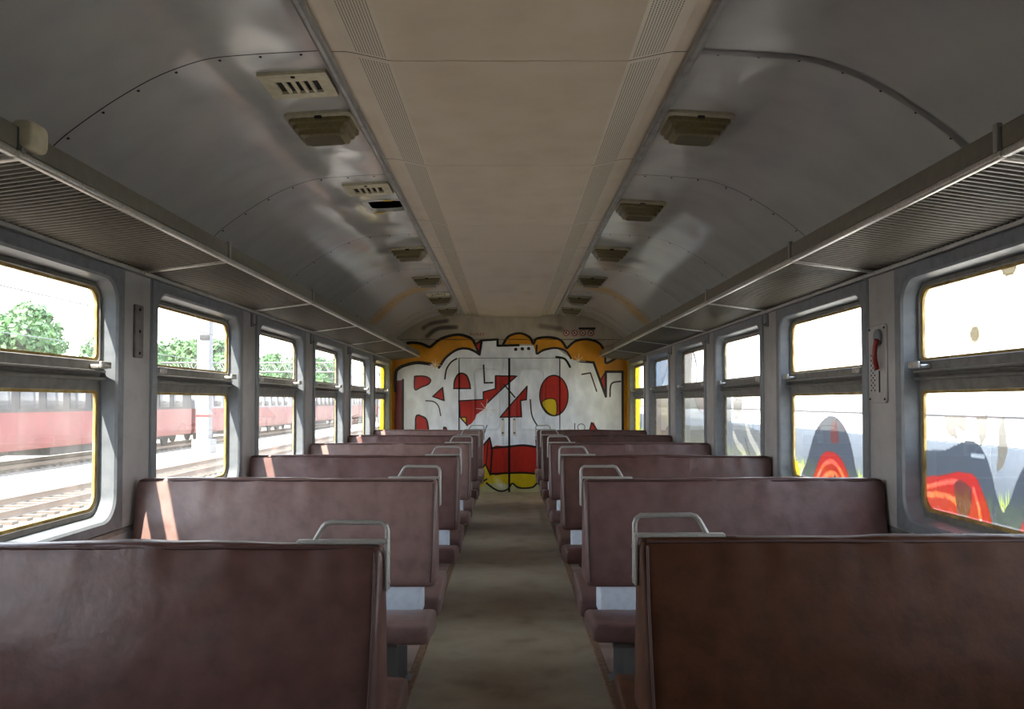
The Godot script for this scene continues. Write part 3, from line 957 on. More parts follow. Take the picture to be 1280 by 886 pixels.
# ---------------------------------------------------------------- end wall
func build_end_wall():
	var pm := mat(Color.WHITE, 0.36)
	pm.albedo_texture = ImageTexture.create_from_image(wall_print())
	pm.texture_repeat = false
	var K := END_D * P / FPX
	var X := func(px: float) -> float: return (px - 637.0) * K
	var Y := func(py: float) -> float: return EYE + (502.0 - py) * K
	var u := func(p: Vector3) -> Vector2: return Vector2((p.x / K + 637.0 - 485.0) / 310.0, (502.0 - (p.y - EYE) / K - 385.0) / 240.0)
	var z := zd(END_D)
	var w := thing("wall_end", "end wall of the car covered in silver, red and orange graffiti", "wall", Vector3(0, 0, z), 0.0, "", "structure")
	uvf = u
	part("wall_panel", bx(Vector3(-1.78, 0, -0.06), Vector3(X.call(573.0), Y.call(424.5), 0)), pm, w)
	part("wall_panel", bx(Vector3(X.call(700.5), 0, -0.06), Vector3(1.78, Y.call(424.5), 0)), pm, w)
	part("door_header", bx(Vector3(X.call(573.0), Y.call(447.0), -0.06), Vector3(X.call(700.5), Y.call(424.5), 0)), pm, w)
	part("upper_panel", bx(Vector3(-1.78, Y.call(424.0) + 0.004, -0.06), Vector3(1.78, 2.85, -0.004)), pm, w)
	# rounded pressed field in one corner of the wall
	uvf = null
	part("wall_backing", bx(Vector3(-1.78, -0.1, -0.12), Vector3(1.78, 2.85, -0.062)), M.dark, w)
	# sliding doors
	for i in 2:
		uvf = u
		var x0: float = X.call(574.2) if i == 0 else X.call(637.6)
		var x1: float = X.call(635.4) if i == 0 else X.call(699.4)
		var d := thing("door_%d" % (i + 1), "silver sprayed sliding door leaf on the " + ("red-train" if i == 0 else "brake-handle") + " side of the end wall", "door", Vector3(0, 0, z - 0.03), 0.0, "", "structure")
		part("leaf", bx(Vector3(x0, 0.004, -0.03), Vector3(x1, Y.call(447.6), 0.008)), pm, d)
		# raised rim round a rounded window field
		var a: float = X.call(591.0 if i == 0 else 648.0)
		var b: float = X.call(625.0 if i == 0 else 681.5)
		var st := nb()
		var cx := (a + b) / 2
		var hw := (b - a) / 2
		var y0: float = Y.call(538.0)
		var y1: float = Y.call(461.0)
		loft(st, [rrect(hw, y0, y1, 0.07, 0.07, 0.008, cx), rrect(hw - 0.006, y0 + 0.006, y1 - 0.006, 0.066, 0.066, 0.032, cx), rrect(hw - 0.02, y0 + 0.02, y1 - 0.02, 0.055, 0.055, 0.032, cx), rrect(hw - 0.026, y0 + 0.026, y1 - 0.026, 0.05, 0.05, 0.009, cx)])
		part("field_rim", done(st), pm, d)
		# pressed ribs next to the joint
		for q in ([629.0, 632.4] if i == 0 else [640.6, 644.0]):
			st = nb()
			rbox(st, Vector3(X.call(q), 0.93, 0.008), Vector3(0.014, 1.8, 0.014), 0.005)
			part("rib", done(st), pm, d)
		uvf = null
		part("edge_seal", bx(Vector3((x1 - 0.002) if i == 0 else x0 - 0.009, 0.004, -0.02), Vector3(x1 + 0.009 if i == 0 else x0 + 0.002, Y.call(447.6), 0.009)), M.black, d)
		var hx: float = X.call(628.4) if i == 0 else X.call(643.0)
		var h := part("handle_plate", rb(Vector3(hx, Y.call(534.0), 0.012), Vector3(0.045, 0.24, 0.012), 0.004), M.white, d, "small metal handle plate")
		part("lock", rb(Vector3(hx, Y.call(524.0), 0.022), Vector3(0.026, 0.026, 0.016), 0.006), M.sash, h)
		part("lock", rb(Vector3(hx, Y.call(541.0), 0.022), Vector3(0.026, 0.026, 0.016), 0.006), M.sash, h)
	uvf = null
	# round prohibition stickers and a dark plate
	for i in 4:
		var p := Vector3(X.call(708.0 + 10.3 * i), Y.call(416.0), z - 0.002)
		var t := thing("prohibition_sticker", "small round red and white prohibition sticker, " + ["first", "second", "third", "fourth"][i] + " of four counting from the centre panel", "sticker", p, 0.0, "prohibition stickers above the graffiti")
		var st := nb()
		disc(st, Vector3.ZERO, 0.0, 0.033, 0.002)
		part("disc", done(st), M.white, t)
		st = nb()
		disc(st, Vector3.ZERO, 0.030, 0.043, 0.0025)
		part("ring", done(st), M.red, t)
		st = nb()
		box(st, Vector3(0, 0, 0.003), Vector3(0.066, 0.007, 0.001), Basis(Vector3.BACK, -0.78))
		part("slash", done(st), M.red, t)
		st = nb()
		box(st, Vector3(0.002, 0.004, 0.0025), Vector3(0.014, 0.034, 0.001), Basis(Vector3.BACK, 0.4 * i))
		box(st, Vector3(-0.006, -0.006, 0.0025), Vector3(0.03, 0.01, 0.001), Basis(Vector3.BACK, 0.7 * i - 0.4))
		part("pictogram", done(st), M.dark, t)
	var pl := thing("notice_plate", "narrow dark plate above the round stickers", "sign", Vector3(X.call(734.0), Y.call(410.3), z - 0.001))
	part("plate", rb(Vector3(0, 0, 0), Vector3(0.23, 0.03, 0.006), 0.002), mat(g3(44, 46, 52), 0.5), pl)
	# the other end of the saloon, behind the camera
	var zb := zd(BACK_D)
	var wb := thing("wall_back", "grey end wall behind the viewpoint", "wall", Vector3(0, 0, zb), 0.0, "", "structure")
	part("wall_panel", bx(Vector3(-1.78, -0.1, 0), Vector3(1.78, 2.85, 0.1)), M.pillar, wb)
	part("door_field", rb(Vector3(0, 0.95, -0.004), Vector3(1.3, 1.84, 0.03), 0.01), M.frame, wb)

# ---------------------------------------------------------------- benches
func backrest(sd: int) -> ArrayMesh:
	var n := FastNoiseLite.new()
	n.seed = sd
	n.frequency = 2.2
	n.fractal_octaves = 2
	var bend := func(q: Vector3) -> Vector3:
		var t := clampf((0.915 - q.y) / 0.45, 0.0, 1.0)
		var bulge := 1.0 + 0.10 * sin(PI * clampf(t, 0, 1))
		var z := q.z * lerpf(0.30, 1.12, t) * bulge
		# creases that run down from the sewn top edge
		var cr := n.get_noise_2d(q.x * 3.0, q.z * 6.0)
		var fade := exp(-t * 7.0)
		z += signf(q.z) * (0.010 * cr * fade + 0.004 * n.get_noise_2d(q.x * 1.3 + 7.0, t * 1.4 + sd))
		var y := q.y + 0.007 * n.get_noise_1d(q.x * 0.9 + 3.0) * (1.0 - t)
		return Vector3(q.x, y, z)
	var st := nb()
	rbox(st, Vector3(0, 0.69, 0), Vector3(1.29, 0.45, 0.2), 0.028, Vector3i(56, 14, 2), bend)
	return done(st)

func cushion(sd: int) -> ArrayMesh:
	var n := FastNoiseLite.new()
	n.seed = sd
	n.frequency = 2.0
	var bend := func(q: Vector3) -> Vector3:
		var t := (q.z - 0.10) / 0.41
		var y := q.y + lerpf(-0.045, 0.0, t)
		if q.y > 0.37: y += 0.012 * sin(PI * clampf(t, 0, 1)) + 0.006 * n.get_noise_2d(q.x * 2.0, q.z * 2.0)
		if q.y < 0.36: y += 0.012 * n.get_noise_1d(q.x * 1.4) + 0.01 * t
		return Vector3(q.x, y, q.z)
	var st := nb()
	rbox(st, Vector3(0, 0.378, 0.305), Vector3(1.30, 0.088, 0.41), 0.020, Vector3i(24, 1, 8), bend)
	return done(st)

func make_handle(parent: Node3D):
	var st := nb()
	tube(st, [Vector3(0.654, 0.80, 0), Vector3(0.654, 0.945, 0), Vector3(0.650, 0.957, 0), Vector3(0.640, 0.965, 0), Vector3(0.515, 0.966, 0), Vector3(0.503, 0.962, 0), Vector3(0.495, 0.953, 0), Vector3(0.475, 0.918, 0)], 0.0065, 8)
	rbox(st, Vector3(0.545, 0.917, 0), Vector3(0.225, 0.010, 0.026), 0.003, Vector3i(1, 1, 1), null, 2)
	rbox(st, Vector3(0.652, 0.86, 0), Vector3(0.008, 0.13, 0.026), 0.003, Vector3i(1, 1, 1), null, 2)
	var h := part("handle", done(st), M.steel, parent, "bare steel grab handle")
	st = nb()
	for y in [0.815, 0.89]: rbox(st, Vector3(0.658, y, 0), Vector3(0.006, 0.01, 0.01), 0.002)
	part("screws", done(st), M.steel, h)

func build_benches():
	var backs := [backrest(3), backrest(8), backrest(15)]
	var seats := [cushion(2), cushion(6)]
	var far := Basis(Vector3.UP, PI)
	var st := nb()
	tube(st, [Vector3(0.628, 0.895, 0.034), Vector3(0.63, 0.75, 0.068), Vector3(0.628, 0.6, 0.098), Vector3(0.624, 0.49, 0.114)], 0.0035, 6)
	var pipe := done(st)
	st = nb()
	tube(st, [Vector3(-0.63, 0.906, 0.030), Vector3(-0.3, 0.908, 0.031), Vector3(0.0, 0.906, 0.030), Vector3(0.3, 0.907, 0.031), Vector3(0.628, 0.905, 0.030)], 0.004, 6)
	var pipe2 := done(st)
	st = nb()
	rbox(st, Vector3(-0.02, 0.41, 0), Vector3(1.20, 0.14, 0.19), 0.008)
	var ped := done(st)
	st = nb()
	prism(st, PackedVector2Array([Vector2(-0.022, 0), Vector2(0.022, 0), Vector2(0.022, 0.36), Vector2(-0.022, 0.36)]), -0.03, -0.026)
	box(st, Vector3(-0.02, 0.18, 0), Vector3(0.004, 0.36, 0.056))
	box(st, Vector3(0, 0.004, 0), Vector3(0.09, 0.008, 0.10))
	box(st, Vector3(-0.0, 0.18, 0.028), Vector3(0.044, 0.36, 0.004))
	var legm := done(st)
	st = nb()
	rbox(st, Vector3(-0.02, 0.325, 0.2), Vector3(1.1, 0.03, 0.03), 0.004)
	rbox(st, Vector3(-0.02, 0.325, 0.42), Vector3(1.1, 0.03, 0.03), 0.004)
	rbox(st, Vector3(0.47, 0.325, 0.26), Vector3(0.03, 0.03, 0.40), 0.004)
	rbox(st, Vector3(-0.47, 0.325, 0.26), Vector3(0.03, 0.03, 0.40), 0.004)
	var sub := done(st)
	for s in [-1.0, 1.0]:
		for k in 6:
			var lab: String = "brown vinyl double bench " + ORD[5 - k] + " the graffiti wall, " + ("red-train side" if s < 0 else "brake-handle side")
			var b := thing("double_bench", lab, "bench", Vector3(s * (0.955 if s < 0 else 0.962), 0, zd(pil(k))), 0.0 if s < 0 else PI, "brown benches either side of the aisle")
			if k == 0 and s < 0: b.scale.y = 0.982
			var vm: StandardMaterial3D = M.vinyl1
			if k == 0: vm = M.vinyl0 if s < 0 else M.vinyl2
			elif s < 0: vm = M.vinyl3 if k % 2 == 1 else M.vinyl1  # alternate rows take the lighter copy with window sheen in its colour
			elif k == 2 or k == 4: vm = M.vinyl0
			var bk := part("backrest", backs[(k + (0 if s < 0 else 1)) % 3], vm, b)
			for e in 2:
				for pm in [pipe, pipe2]:
					var q := part("piping", pm, M.pip, bk)
					if e == 1: q.scale = Vector3(1, 1, -1)
			for e in 2:
				var c := part("seat", seats[(k + e) % 2], vm, b)
				if e == 1: c.basis = far
				part("seat_frame", sub, M.leg, c)
			part("pedestal", ped, M.pedestal, b, "pale blue painted steel box")
			for x in [-0.47, 0.47]:
				for z in [-0.17, 0.17]: part("leg", legm, M.leg, b).position = Vector3(x, 0.001, z)
			make_handle(b)

# ---------------------------------------------------------------- luggage racks
func build_racks():
	var L := P - 0.006
	var yf := 1.868
	var yw := 1.818
	var xi := 0.385          # depth from the wall
	# local: z towards the interior, x along the car
	var st := nb()
	var n := 47
	for i in n:
		var x := -L / 2 + 0.02 + (L - 0.04) * i / (n - 1)
		tube(st, [Vector3(x, yw + 0.002, 0.02), Vector3(x, lerpf(yw, yf, 0.5) - 0.004, xi * 0.5), Vector3(x, yf - 0.004, xi - 0.012)], 0.0105, 6)
	var slats := done(st)
	st = nb()
	rbox(st, Vector3(0, yf - 0.004, xi), Vector3(L, 0.022, 0.024), 0.008)
	var front := done(st)
	st = nb()
	rbox(st, Vector3(0, yf + 0.036, xi + 0.004), Vector3(L, 0.058, 0.010), 0.003)
	var fas := done(st)
	st = nb()
	prism(st, PackedVector2Array([Vector2(0.0, 0.0), Vector2(0.03, 0.0), Vector2(0.034, 0.012), Vector2(0.022, 0.034), Vector2(0.0, 0.034)]), -L / 2, L / 2)
	var back := done(st)
	st = nb()
	var dirv := Vector3(0, yf - yw, xi)
	rbox(st, Vector3.ZERO, Vector3(0.022, 0.018, dirv.length()), 0.004)
	var brk := done(st)
	for s in [-1.0, 1.0]:
		for k in range(-1, 6):
			var d0 := pil(k)
			var d1 := minf(pil(k) + 1.0, END_D)
			var t := thing("luggage_rack", "slatted metal luggage rack section " + ORD[5 - k] + " the graffiti wall, " + ("red-train side" if s < 0 else "brake-handle side"), "luggage rack", Vector3(s * WALLX, 0, zd((d0 + d1) / 2)), -s * PI / 2, "luggage rack sections above the windows")
			part("slats", slats, M.slat, t, "thin metal slats", "stuff")
			part("front_rail", front, M.alu, t, "bright aluminium rail")
			part("fascia", fas, M.fascia, t)
			var bp := part("wall_rail", back, M.trim, t)
			bp.rotation.y = -PI / 2
			bp.position = Vector3(0, yw - 0.02, 0)
			var br := part("bracket", brk, M.alu, t)
			br.position = Vector3(-s * -0.5 * P * 1.0, (yf + yw) / 2 - 0.006, xi / 2)
			br.position.x = (-0.5 if s < 0 else 0.5) * (P - 0.04)
			br.rotation.x = -atan2(yf - yw, xi)
			var lip := part("joint", rb(Vector3(br.position.x, yf + 0.04, xi + 0.006), Vector3(0.02, 0.075, 0.016), 0.003), M.trim, t)
			lip.name = "joint"
			if k == 0 and s < 0:
				part("end_cap", rb(Vector3(-0.5 * P + 0.05, yf + 0.05, xi + 0.01), Vector3(0.09, 0.075, 0.06), 0.02), M.cream, t, "cream plastic cap")

# ---------------------------------------------------------------- lights, vents, plates, hooks
func light_meshes() -> Dictionary:
	var m := {}
	var st := nb()
	loft(st, [rrect(0.145, -0.135, 0.135, 0.035, 0.035, 0.0), rrect(0.145, -0.135, 0.135, 0.035, 0.035, 0.014), rrect(0.138, -0.128, 0.128, 0.032, 0.032, 0.022), rrect(0.128, -0.118, 0.118, 0.028, 0.028, 0.022)])
	m.base = done(st)
	st = nb()
	var loops := [rrect(0.13, -0.12, 0.12, 0.03, 0.03, 0.018)]
	for q in [[0.128, 0.118, 0.036], [0.116, 0.106, 0.042], [0.112, 0.102, 0.058], [0.098, 0.088, 0.064], [0.094, 0.084, 0.080], [0.076, 0.066, 0.086]]:
		loops.append(rrect(q[0], -q[1], q[1], 0.022, 0.022, q[2]))
	loft(st, loops)
	m.lens = done(st)
	st = nb()
	cap(st, loops[loops.size() - 1])
	m.face = done(st)
	st = nb()
	rbox(st, Vector3(0, 0.126, 0.024), Vector3(0.03, 0.014, 0.012), 0.004)
	m.clip = done(st)
	return m

func build_fittings():
	var m := light_meshes()
	var ds := [2.27, 3.245, 4.2, 5.17, 6.14, 6.87]
	var bl := Basis(Vector3.RIGHT, PI / 2)      # local z points down, local y along +z
	for s in [-1.0, 1.0]:
		for i in 6:
			if s < 0 and i == 1: continue
			var t := thing("ceiling_light", "square ceiling light with dirty olive glass, " + ORD[5 - i] + " the graffiti wall, " + ("red-train side" if s < 0 else "brake-handle side"), "ceiling light", Vector3(s * 0.79, arch_y(0.79) + 0.001, zd(ds[i])), 0.0, "unlit ceiling lights along the rails")
			t.rotation.z = -s * 0.06
			for q in [["base", m.base, M.lampbase], ["lens", m.lens, M.lens], ["lens_face", m.face, M.lensface], ["clip", m.clip, M.dark]]:
				part(q[0], q[1], q[2], t).basis = bl
	# ventilation grilles
	var vi := 0
	for d in [1.995, 2.985, 5.93]:
		var t := thing("vent_grille", "cream slotted vent plate " + ["furthest from the graffiti wall", "beside the black hole of a missing light", "nearest to the graffiti wall"][vi], "vent", Vector3(-0.79, arch_y(0.79) + 0.001, zd(d)), 0.0, "cream vent plates in the ceiling")
		t.rotation.z = 0.06
		vi += 1
		var st := nb()
		# plate of bars round five slots
		var sl := [-0.075, -0.045, -0.015, 0.015, 0.045, 0.075]
		box(st, Vector3(0, -0.007, 0.085), Vector3(0.25, 0.014, 0.07))
		box(st, Vector3(0, -0.007, -0.095), Vector3(0.25, 0.014, 0.05))
		box(st, Vector3(-0.1025, -0.007, -0.01), Vector3(0.045, 0.014, 0.12))
		box(st, Vector3(0.1025, -0.007, -0.01), Vector3(0.045, 0.014, 0.12))
		part("plate", done(st), M.cream, t)
		part("backing", bx(Vector3(-0.1, -0.003, -0.08), Vector3(0.1, -0.0005, 0.06)), M.dark, t)
		for k in 4:
			part("slat", rb(Vector3(-0.048 + 0.032 * k, -0.007, -0.01), Vector3(0.013, 0.014, 0.121), 0.003), M.cream, t)
		part("screw", rb(Vector3(0, -0.015, 0.095), Vector3(0.016, 0.006, 0.016), 0.003), M.dark, t)
	# rim left round the missing light
	var rt := thing("empty_light_rim", "paint-smeared rim round the hole of a missing ceiling light", "light rim", Vector3(-0.755, arch_y(0.755), zd(3.265)))
	var st2 := nb()
	loft(st2, [rrect(0.128, -0.165, 0.165, 0.05, 0.05, 0.0), rrect(0.126, -0.163, 0.163, 0.05, 0.05, 0.004), rrect(0.104, -0.142, 0.142, 0.045, 0.045, 0.004), rrect(0.104, -0.142, 0.142, 0.045, 0.045, -0.02)])
	rt.rotation.z = 0.06
	part("rim", done(st2), M.white, rt).basis = bl
	var sp := nb()
	rbox(sp, Vector3(-0.06, -0.006, -0.15), Vector3(0.07, 0.003, 0.035), 0.001)
	rbox(sp, Vector3(0.03, -0.006, 0.155), Vector3(0.05, 0.003, 0.03), 0.001)
	rbox(sp, Vector3(0.12, -0.006, -0.05), Vector3(0.02, 0.003, 0.08), 0.001)
	part("paint_smear", done(sp), M.yellow, rt, "yellow paint")
	# left: small plate on the first visible pillar
	var pl := thing("cover_plate", "small narrow grey plate screwed to a window pillar", "plate", Vector3(-WALLX + 0.003, 1.55, zd(pil(1)) + 0.0), PI / 2)
	var st := nb()
	loft(st, [rrect(0.042, -0.115, 0.115, 0.008, 0.008, -0.002), rrect(0.042, -0.115, 0.115, 0.008, 0.008, 0.008), rrect(0.038, -0.111, 0.111, 0.006, 0.006, 0.011)])
	cap(st, rrect(0.038, -0.111, 0.111, 0.006, 0.006, 0.011))
	part("plate", done(st), M.sash, pl)
	for y in [-0.095, 0.0, 0.095]: part("screw", rb(Vector3(0, y, 0.012), Vector3(0.012, 0.012, 0.006), 0.002), M.dark, pl)
	# right: emergency brake
	var br := thing("emergency_brake", "grey plate with a red curved emergency brake lever on a pillar", "brake handle", Vector3(WALLX - 0.003, 1.41, zd(pil(1) + 0.02)), -PI / 2)
	st = nb()
	var lo := rrect(0.086, -0.168, 0.168, 0.018, 0.018, 0.009)
	loft(st, [rrect(0.09, -0.172, 0.172, 0.02, 0.02, -0.002), rrect(0.09, -0.172, 0.172, 0.02, 0.02, 0.006), lo])
	cap(st, lo)
	part("plate", done(st), M.pillar, br)
	st = nb()
	disc(st, Vector3(0.025, 0.115, 0.009), 0.0, 0.036, 0.012)
	part("boss", done(st), M.frame, br)
	st = nb()
	var arc := []
	for k in 10:
		var a := lerpf(-0.9, 0.9, k / 9.0)
		arc.append(Vector3(0.085 - 0.06 * cos(a), 0.04 - 0.07 * a, 0.03))
	tube(st, arc, 0.011, 8)
	part("lever", done(st), M.red, br, "red curved lever")
	part("slot", bx(Vector3(0.018, -0.125, 0.0085), Vector3(0.03, -0.03, 0.0105)), M.black, br)
	st = nb()
	for i in 3:
		for j in 8: rbox(st, Vector3(-0.06 + 0.018 * i, -0.115 + 0.022 * j + 0.011 * (i % 2), 0.009), Vector3(0.008, 0.008, 0.003), 0.001)
	part("speaker_holes", done(st), M.dark, br, "", "stuff")
	for q in [[-0.074, 0.154], [0.074, 0.154], [-0.074, -0.154], [0.074, -0.154]]:
		part("screw", rb(Vector3(q[0], q[1], 0.01), Vector3(0.01, 0.01, 0.005), 0.002), M.dark, br)
	# coat hooks under the racks
	for s in [-1.0, 1.0]:
		for k in range(2, 6):
			var h := thing("coat_hook", "grey coat hook on the pillar " + ORD[5 - k] + " the graffiti wall, " + ("red-train side" if s < 0 else "brake-handle side"), "hook", Vector3(s * (WALLX - 0.004), 1.755, zd(pil(k) + 0.03)), -s * PI / 2, "coat hooks under the luggage racks")
			part("back_plate", rb(Vector3(0, 0, 0.004), Vector3(0.045, 0.085, 0.012), 0.003), M.frame, h)
			st = nb()
			tube(st, [Vector3(0, -0.016, 0.006), Vector3(0, -0.03, 0.018), Vector3(0, -0.03, 0.03), Vector3(0, -0.016, 0.036)], 0.006, 6)
			part("hook", done(st), M.trim, h)

# ---------------------------------------------------------------- outside
const GROUND := -1.45

func build_outside():
	var bal := tmat(ntex(0.03, [g3(80, 75, 70), g3(118, 112, 104), g3(146, 139, 130)], 50, 6, 512), 0.95, 0.35)
	var con := tmat(ntex(0.02, [g3(166, 162, 154), g3(190, 186, 178)], 51, 5), 0.9, 0.4)
	var g := part("ground", bx(Vector3(-160, GROUND - 0.3, -320), Vector3(160, GROUND - 0.06, 60)), bal, self)
	tag(g, "pale gravel ground of the railway yard", "ground", "", "structure")
	# tracks
	var rail := tmat(ntex(0.04, [g3(96, 80, 68), g3(132, 116, 102)], 52, 4), 0.45, 1.0)
	rail.metallic = 0.5
	var slp := mat(g3(84, 76, 68), 0.9)
	var ti := 0
	for x in [-12.4, -20.6, -6.2]:
		var t := thing("railway_track", "railway track " + ["with two rails between the car and the concrete mast", "under the red train", "directly beside the car"][ti], "track", Vector3(x, GROUND, 0))
		ti += 1
		for e in [-0.76, 0.76]:
			var st := nb()
			prism(st, PackedVector2Array([Vector2(-0.07, 0), Vector2(0.07, 0), Vector2(0.02, 0.03), Vector2(0.018, 0.12), Vector2(0.036, 0.13), Vector2(0.036, 0.17), Vector2(-0.036, 0.17), Vector2(-0.036, 0.13), Vector2(-0.018, 0.12), Vector2(-0.02, 0.03)]), -220, 30)
			part("rail", done(st), rail, t).position.x = e
		var sl := nb()
		for i in 400: box(sl, Vector3(0, -0.04, 28 - 0.6 * i), Vector3(2.6, 0.1, 0.26))
		part("sleepers", done(sl), slp, t, "concrete sleepers", "stuff")
	# pale service path between the tracks
	var pa := part("service_path", bx(Vector3(-17.6, GROUND - 0.1, -220), Vector3(-14.2, GROUND + 0.08, 30)), con, self)
	tag(pa, "pale concrete path between the tracks", "path", "", "structure")
	# red train
	var rd := tmat(ntex(0.01, [g3(96, 14, 22), g3(114, 20, 28)], 53, 3), 0.4, 0.2)
	var gr := mat(g3(120, 122, 126), 0.6)
	var dkm := mat(g3(46, 46, 50), 0.7)
	var wn := mat(g3(52, 58, 66), 0.1)
	var st0 := nb()
	prism(st0, PackedVector2Array([Vector2(-1.45, 0.62), Vector2(1.45, 0.62), Vector2(1.5, 0.9), Vector2(1.5, 2.1), Vector2(-1.5, 2.1), Vector2(-1.5, 0.9)]), -11.7, 11.7)
	var bodym := done(st0)
	st0 = nb()
	prism(st0, PackedVector2Array([Vector2(-1.48, 2.1), Vector2(1.48, 2.1), Vector2(1.46, 3.1), Vector2(-1.46, 3.1)]), -11.7, 11.7)
	var bandm := done(st0)
	st0 = nb()
	prism(st0, PackedVector2Array([Vector2(-1.5, 3.1), Vector2(1.5, 3.1), Vector2(1.3, 3.5), Vector2(0.9, 3.75), Vector2(0, 3.85), Vector2(-0.9, 3.75), Vector2(-1.3, 3.5)]), -11.7, 11.7)
	var roofm := done(st0)
	var winm := rb(Vector3.ZERO, Vector3(0.04, 0.72, 1.3), 0.01)
	var bog := nb()
	for z in [-1.25, 1.25]:
		for x in [-0.76, 0.76]:
			var pts := [Vector3(x - 0.06, 0.46, z), Vector3(x + 0.06, 0.46, z)]
			tube(bog, pts, 0.46, 18)
	box(bog, Vector3(0, 0.55, 0), Vector3(2.2, 0.24, 3.4))
	var bogm := done(bog)
	for i in 6:
		var t := thing("railway_coach", "red coach standing on the far track, " + ["first", "second", "third", "fourth", "fifth", "sixth"][i] + " of the train past the car's rear", "train", Vector3(-20.6, GROUND + 0.17, -16.0 - 24.0 * i), 0.0, "coaches of the red train")
		part("body", bodym, rd, t)
		part("window_band", bandm, dkm if i % 2 else gr, t)
		part("roof", roofm, gr, t)
		for k in 11: part("window_pane", winm, wn, t).position = Vector3(1.48, 2.58, -9.6 + 1.92 * k)
		for z in [-8.2, 8.2]: part("bogie", bogm, dkm, t).position.z = z
		part("underframe_box", rb(Vector3(0, 0.45, 0), Vector3(2.3, 0.4, 7.0), 0.03), dkm, t)
	# square concrete masts and the lattice gantry
	var mast := nb()
	rbox(mast, Vector3(0, 0.35, 0), Vector3(0.95, 0.7, 0.95), 0.03)
	rbox(mast, Vector3(0, 4.6, 0), Vector3(0.62, 8.0, 0.62), 0.02)
	var mastm := done(mast)
	var cm := tmat(ntex(0.02, [g3(112, 114, 116), g3(130, 131, 132)], 54, 4), 0.8, 0.5)
	var mi := 0
	for q in [[-15.6, -44.0], [-15.6, -104.0]]:
		var t := thing("concrete_mast", ["square white concrete mast beside the tracks", "far square concrete mast beyond the first one"][mi], "mast", Vector3(q[0], GROUND + 0.08, q[1]))
		mi += 1
		part("column", mastm, cm, t)
		part("painted_band", rb(Vector3(0, 1.9, 0), Vector3(0.63, 0.12, 0.63), 0.01), rd, t)
		part("number_plate", rb(Vector3(0.1, 5.9, 0.34), Vector3(0.5, 0.25, 0.03), 0.01), dkm, t)
	var ga := thing("catenary_gantry", "white lattice gantry beam over the yard", "gantry", Vector3(-25, GROUND, -84))
	var lt := nb()
	for y in [5.6, 6.5]:
		for z in [-0.4, 0.4]: tube(lt, [Vector3(-12, y, z), Vector3(9.4, y, z)], 0.06, 5)
	part("chords", done(lt), cm, ga)
	lt = nb()
	for k in 21:
		var x0 := -12.0 + 1.02 * k
		for z in [-0.4, 0.4]: tube(lt, [Vector3(x0, 5.6, z), Vector3(x0 + 0.51, 6.5, z), Vector3(x0 + 1.02, 5.6, z)], 0.04, 4)
	part("lattice", done(lt), cm, ga)
	for x in [-12.0, 9.4]: part("post", rb(Vector3(x, 3.4, 0), Vector3(0.4, 6.8, 0.4), 0.02), cm, ga)
	var wm := mat(g3(90, 92, 96), 0.6)
	var wi := 0
	for q in [[-12.4, 5.6], [-20.6, 5.6], [-12.4, 6.9]]:
		var st := nb()
		tube(st, [Vector3(q[0], GROUND + q[1], 20), Vector3(q[0], GROUND + q[1] - 0.2, -100), Vector3(q[0], GROUND + q[1], -220)], 0.02, 4)
		var w := part("overhead_wire", done(st), wm, self)
		tag(w, ["thin contact wire over the empty track", "thin contact wire over the red train", "thin carrier wire above the empty track"][wi], "wire", "overhead wires")
		wi += 1
	# trees behind the red train
	var lm := tmat(ntex(0.05, [g3(52, 88, 56), g3(76, 112, 70), g3(100, 134, 88)], 55, 3), 0.7, 0.15)
	lm.backlight_enabled = true
	lm.backlight = Color(0.5, 0.6, 0.3)
	var bark := tmat(ntex(0.04, [g3(72, 60, 50), g3(98, 84, 70)], 56, 4), 0.9, 0.5)
	var crowns := []
	for v in 3:
		var r := RandomNumberGenerator.new()
		r.seed = 70 + v
		var st := nb()
		var lobes := []
		for k in 9: lobes.append([Vector3(r.randf_range(-2.4, 2.4), r.randf_range(3.8, 8.2), r.randf_range(-2.4, 2.4)), r.randf_range(1.3, 2.2)])
		st.set_smooth_group(-1)
		for k in 5200:
			var lb: Array = lobes[k % 9]
			var dir := Vector3(r.randfn(), r.randfn(), r.randfn()).normalized()
			var p: Vector3 = lb[0] + dir * lb[1] * pow(r.randf(), 0.35)
			var a := Vector3(r.randfn(), r.randfn(), r.randfn()).normalized() * r.randf_range(0.16, 0.34)
			var b := a.cross(dir).normalized() * a.length() * 0.7
			quad(st, p - a, p - b, p + a, p + b)
		var tr := nb()
		tube(tr, [Vector3(0, 0, 0), Vector3(0.1, 2.0, 0.05), Vector3(-0.05, 4.0, 0.0), Vector3(0.0, 6.0, 0.1)], 0.22, 8)
		for k in 5:
			var e: Vector3 = lobes[k][0]
			tube(tr, [Vector3(0, 2.8 + 0.3 * k, 0), e * Vector3(0.5, 0.85, 0.5), e], 0.09, 6)
		crowns.append([done(st), done(tr)])
	var rr := RandomNumberGenerator.new()
	rr.seed = 5
	var spots := [[-37, -62, 1.0], [-42, -70, 1.25], [-33, -77, 0.75], [-40, -91, 1.15], [-38, -105, 1.2], [-45, -118, 1.2], [-35, -126, 0.8], [-40, -150, 1.3], [-42, -188, 1.3], [-46, -58, 1.1], [-38, -170, 1.0], [-44, -210, 1.4]]
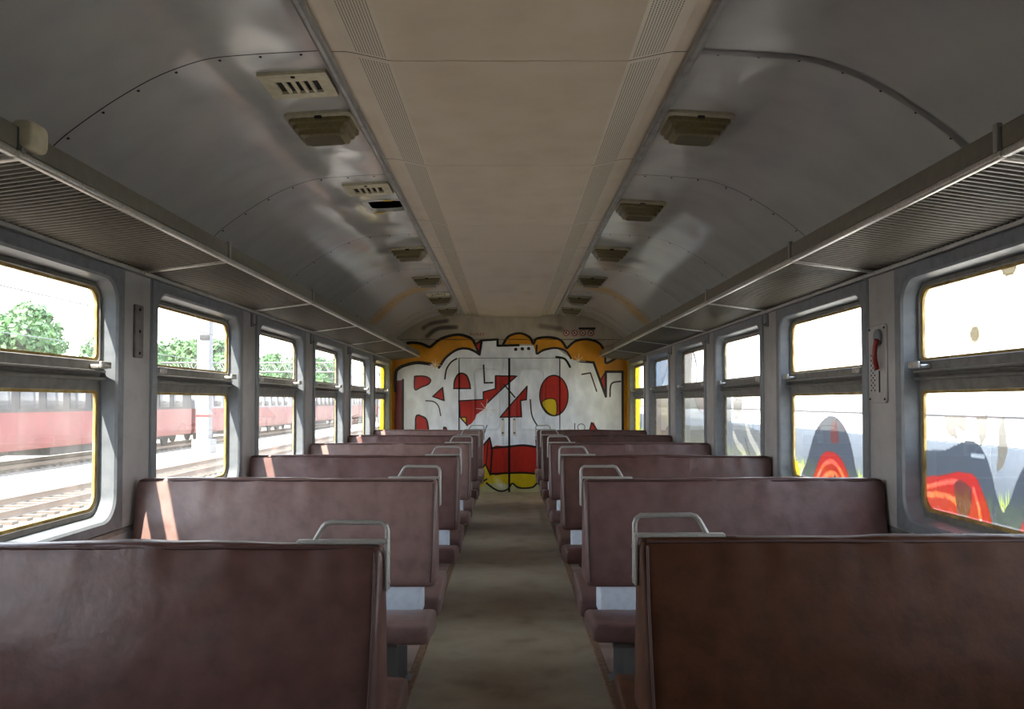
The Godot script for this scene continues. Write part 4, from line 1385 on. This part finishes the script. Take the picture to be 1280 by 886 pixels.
	var tl := ["leafy tree behind the red train, one of a loose green row"]
	for i in spots.size():
		var q: Array = spots[i]
		var t := thing("leafy_tree", tl[0], "tree", Vector3(q[0], GROUND - 0.06, q[1]), rr.randf() * TAU, "green trees behind the red train")
		t.scale = Vector3.ONE * q[2]
		part("crown", crowns[i % 3][0], lm, t)
		part("trunk", crowns[i % 3][1], bark, t)
	# the other side: a low white and grey wall behind a pale platform
	var pf := part("platform", bx(Vector3(3.2, GROUND - 0.1, -200), Vector3(9.4, GROUND + 0.35, 40)), con, self)
	tag(pf, "pale sunlit concrete platform on the brake-handle side", "platform", "", "structure")
	var wl := thing("yard_wall", "long low yard wall of white panels over a blue grey base", "wall", Vector3(13.0, GROUND, -60))
	var wt := tmat(ntex(0.02, [g3(220, 218, 212), g3(236, 234, 228)], 57, 4), 0.8, 0.4)
	var bg := tmat(ntex(0.02, [g3(66, 76, 88), g3(80, 90, 102)], 58, 4), 0.8, 0.4)
	for i in 30:
		part("base_panel", rb(Vector3(0, 0.75, 88 - 6.0 * i), Vector3(0.3, 1.5, 5.96), 0.02), bg, wl)
		part("white_panel", rb(Vector3(0, 1.86, 88 - 6.0 * i), Vector3(0.22, 0.7, 5.94), 0.02), wt, wl)
	part("cap_rail", rb(Vector3(0, 2.28, 0), Vector3(0.16, 0.06, 180), 0.02), dkm, wl)
	var gs := mat(g3(120, 140, 48), 0.9)
	var gst := nb()
	var gr2 := RandomNumberGenerator.new()
	gr2.seed = 9
	for k in 5000:
		var p := Vector3(gr2.randf_range(9.8, 12.6), GROUND - 0.06, gr2.randf_range(-90, 10))
		var hh := gr2.randf_range(0.2, 0.6)
		var dx := Vector3(gr2.randf_range(-0.12, 0.12), hh, gr2.randf_range(-0.12, 0.12))
		gst.set_smooth_group(-1)
		pv(gst, p + Vector3(0, 0, 0.05)); pv(gst, p + dx); pv(gst, p - Vector3(0, 0, 0.05))
	var go := part("weeds", done(gst), gs, self)
	tag(go, "tall green weeds along the yard wall", "grass", "", "stuff")
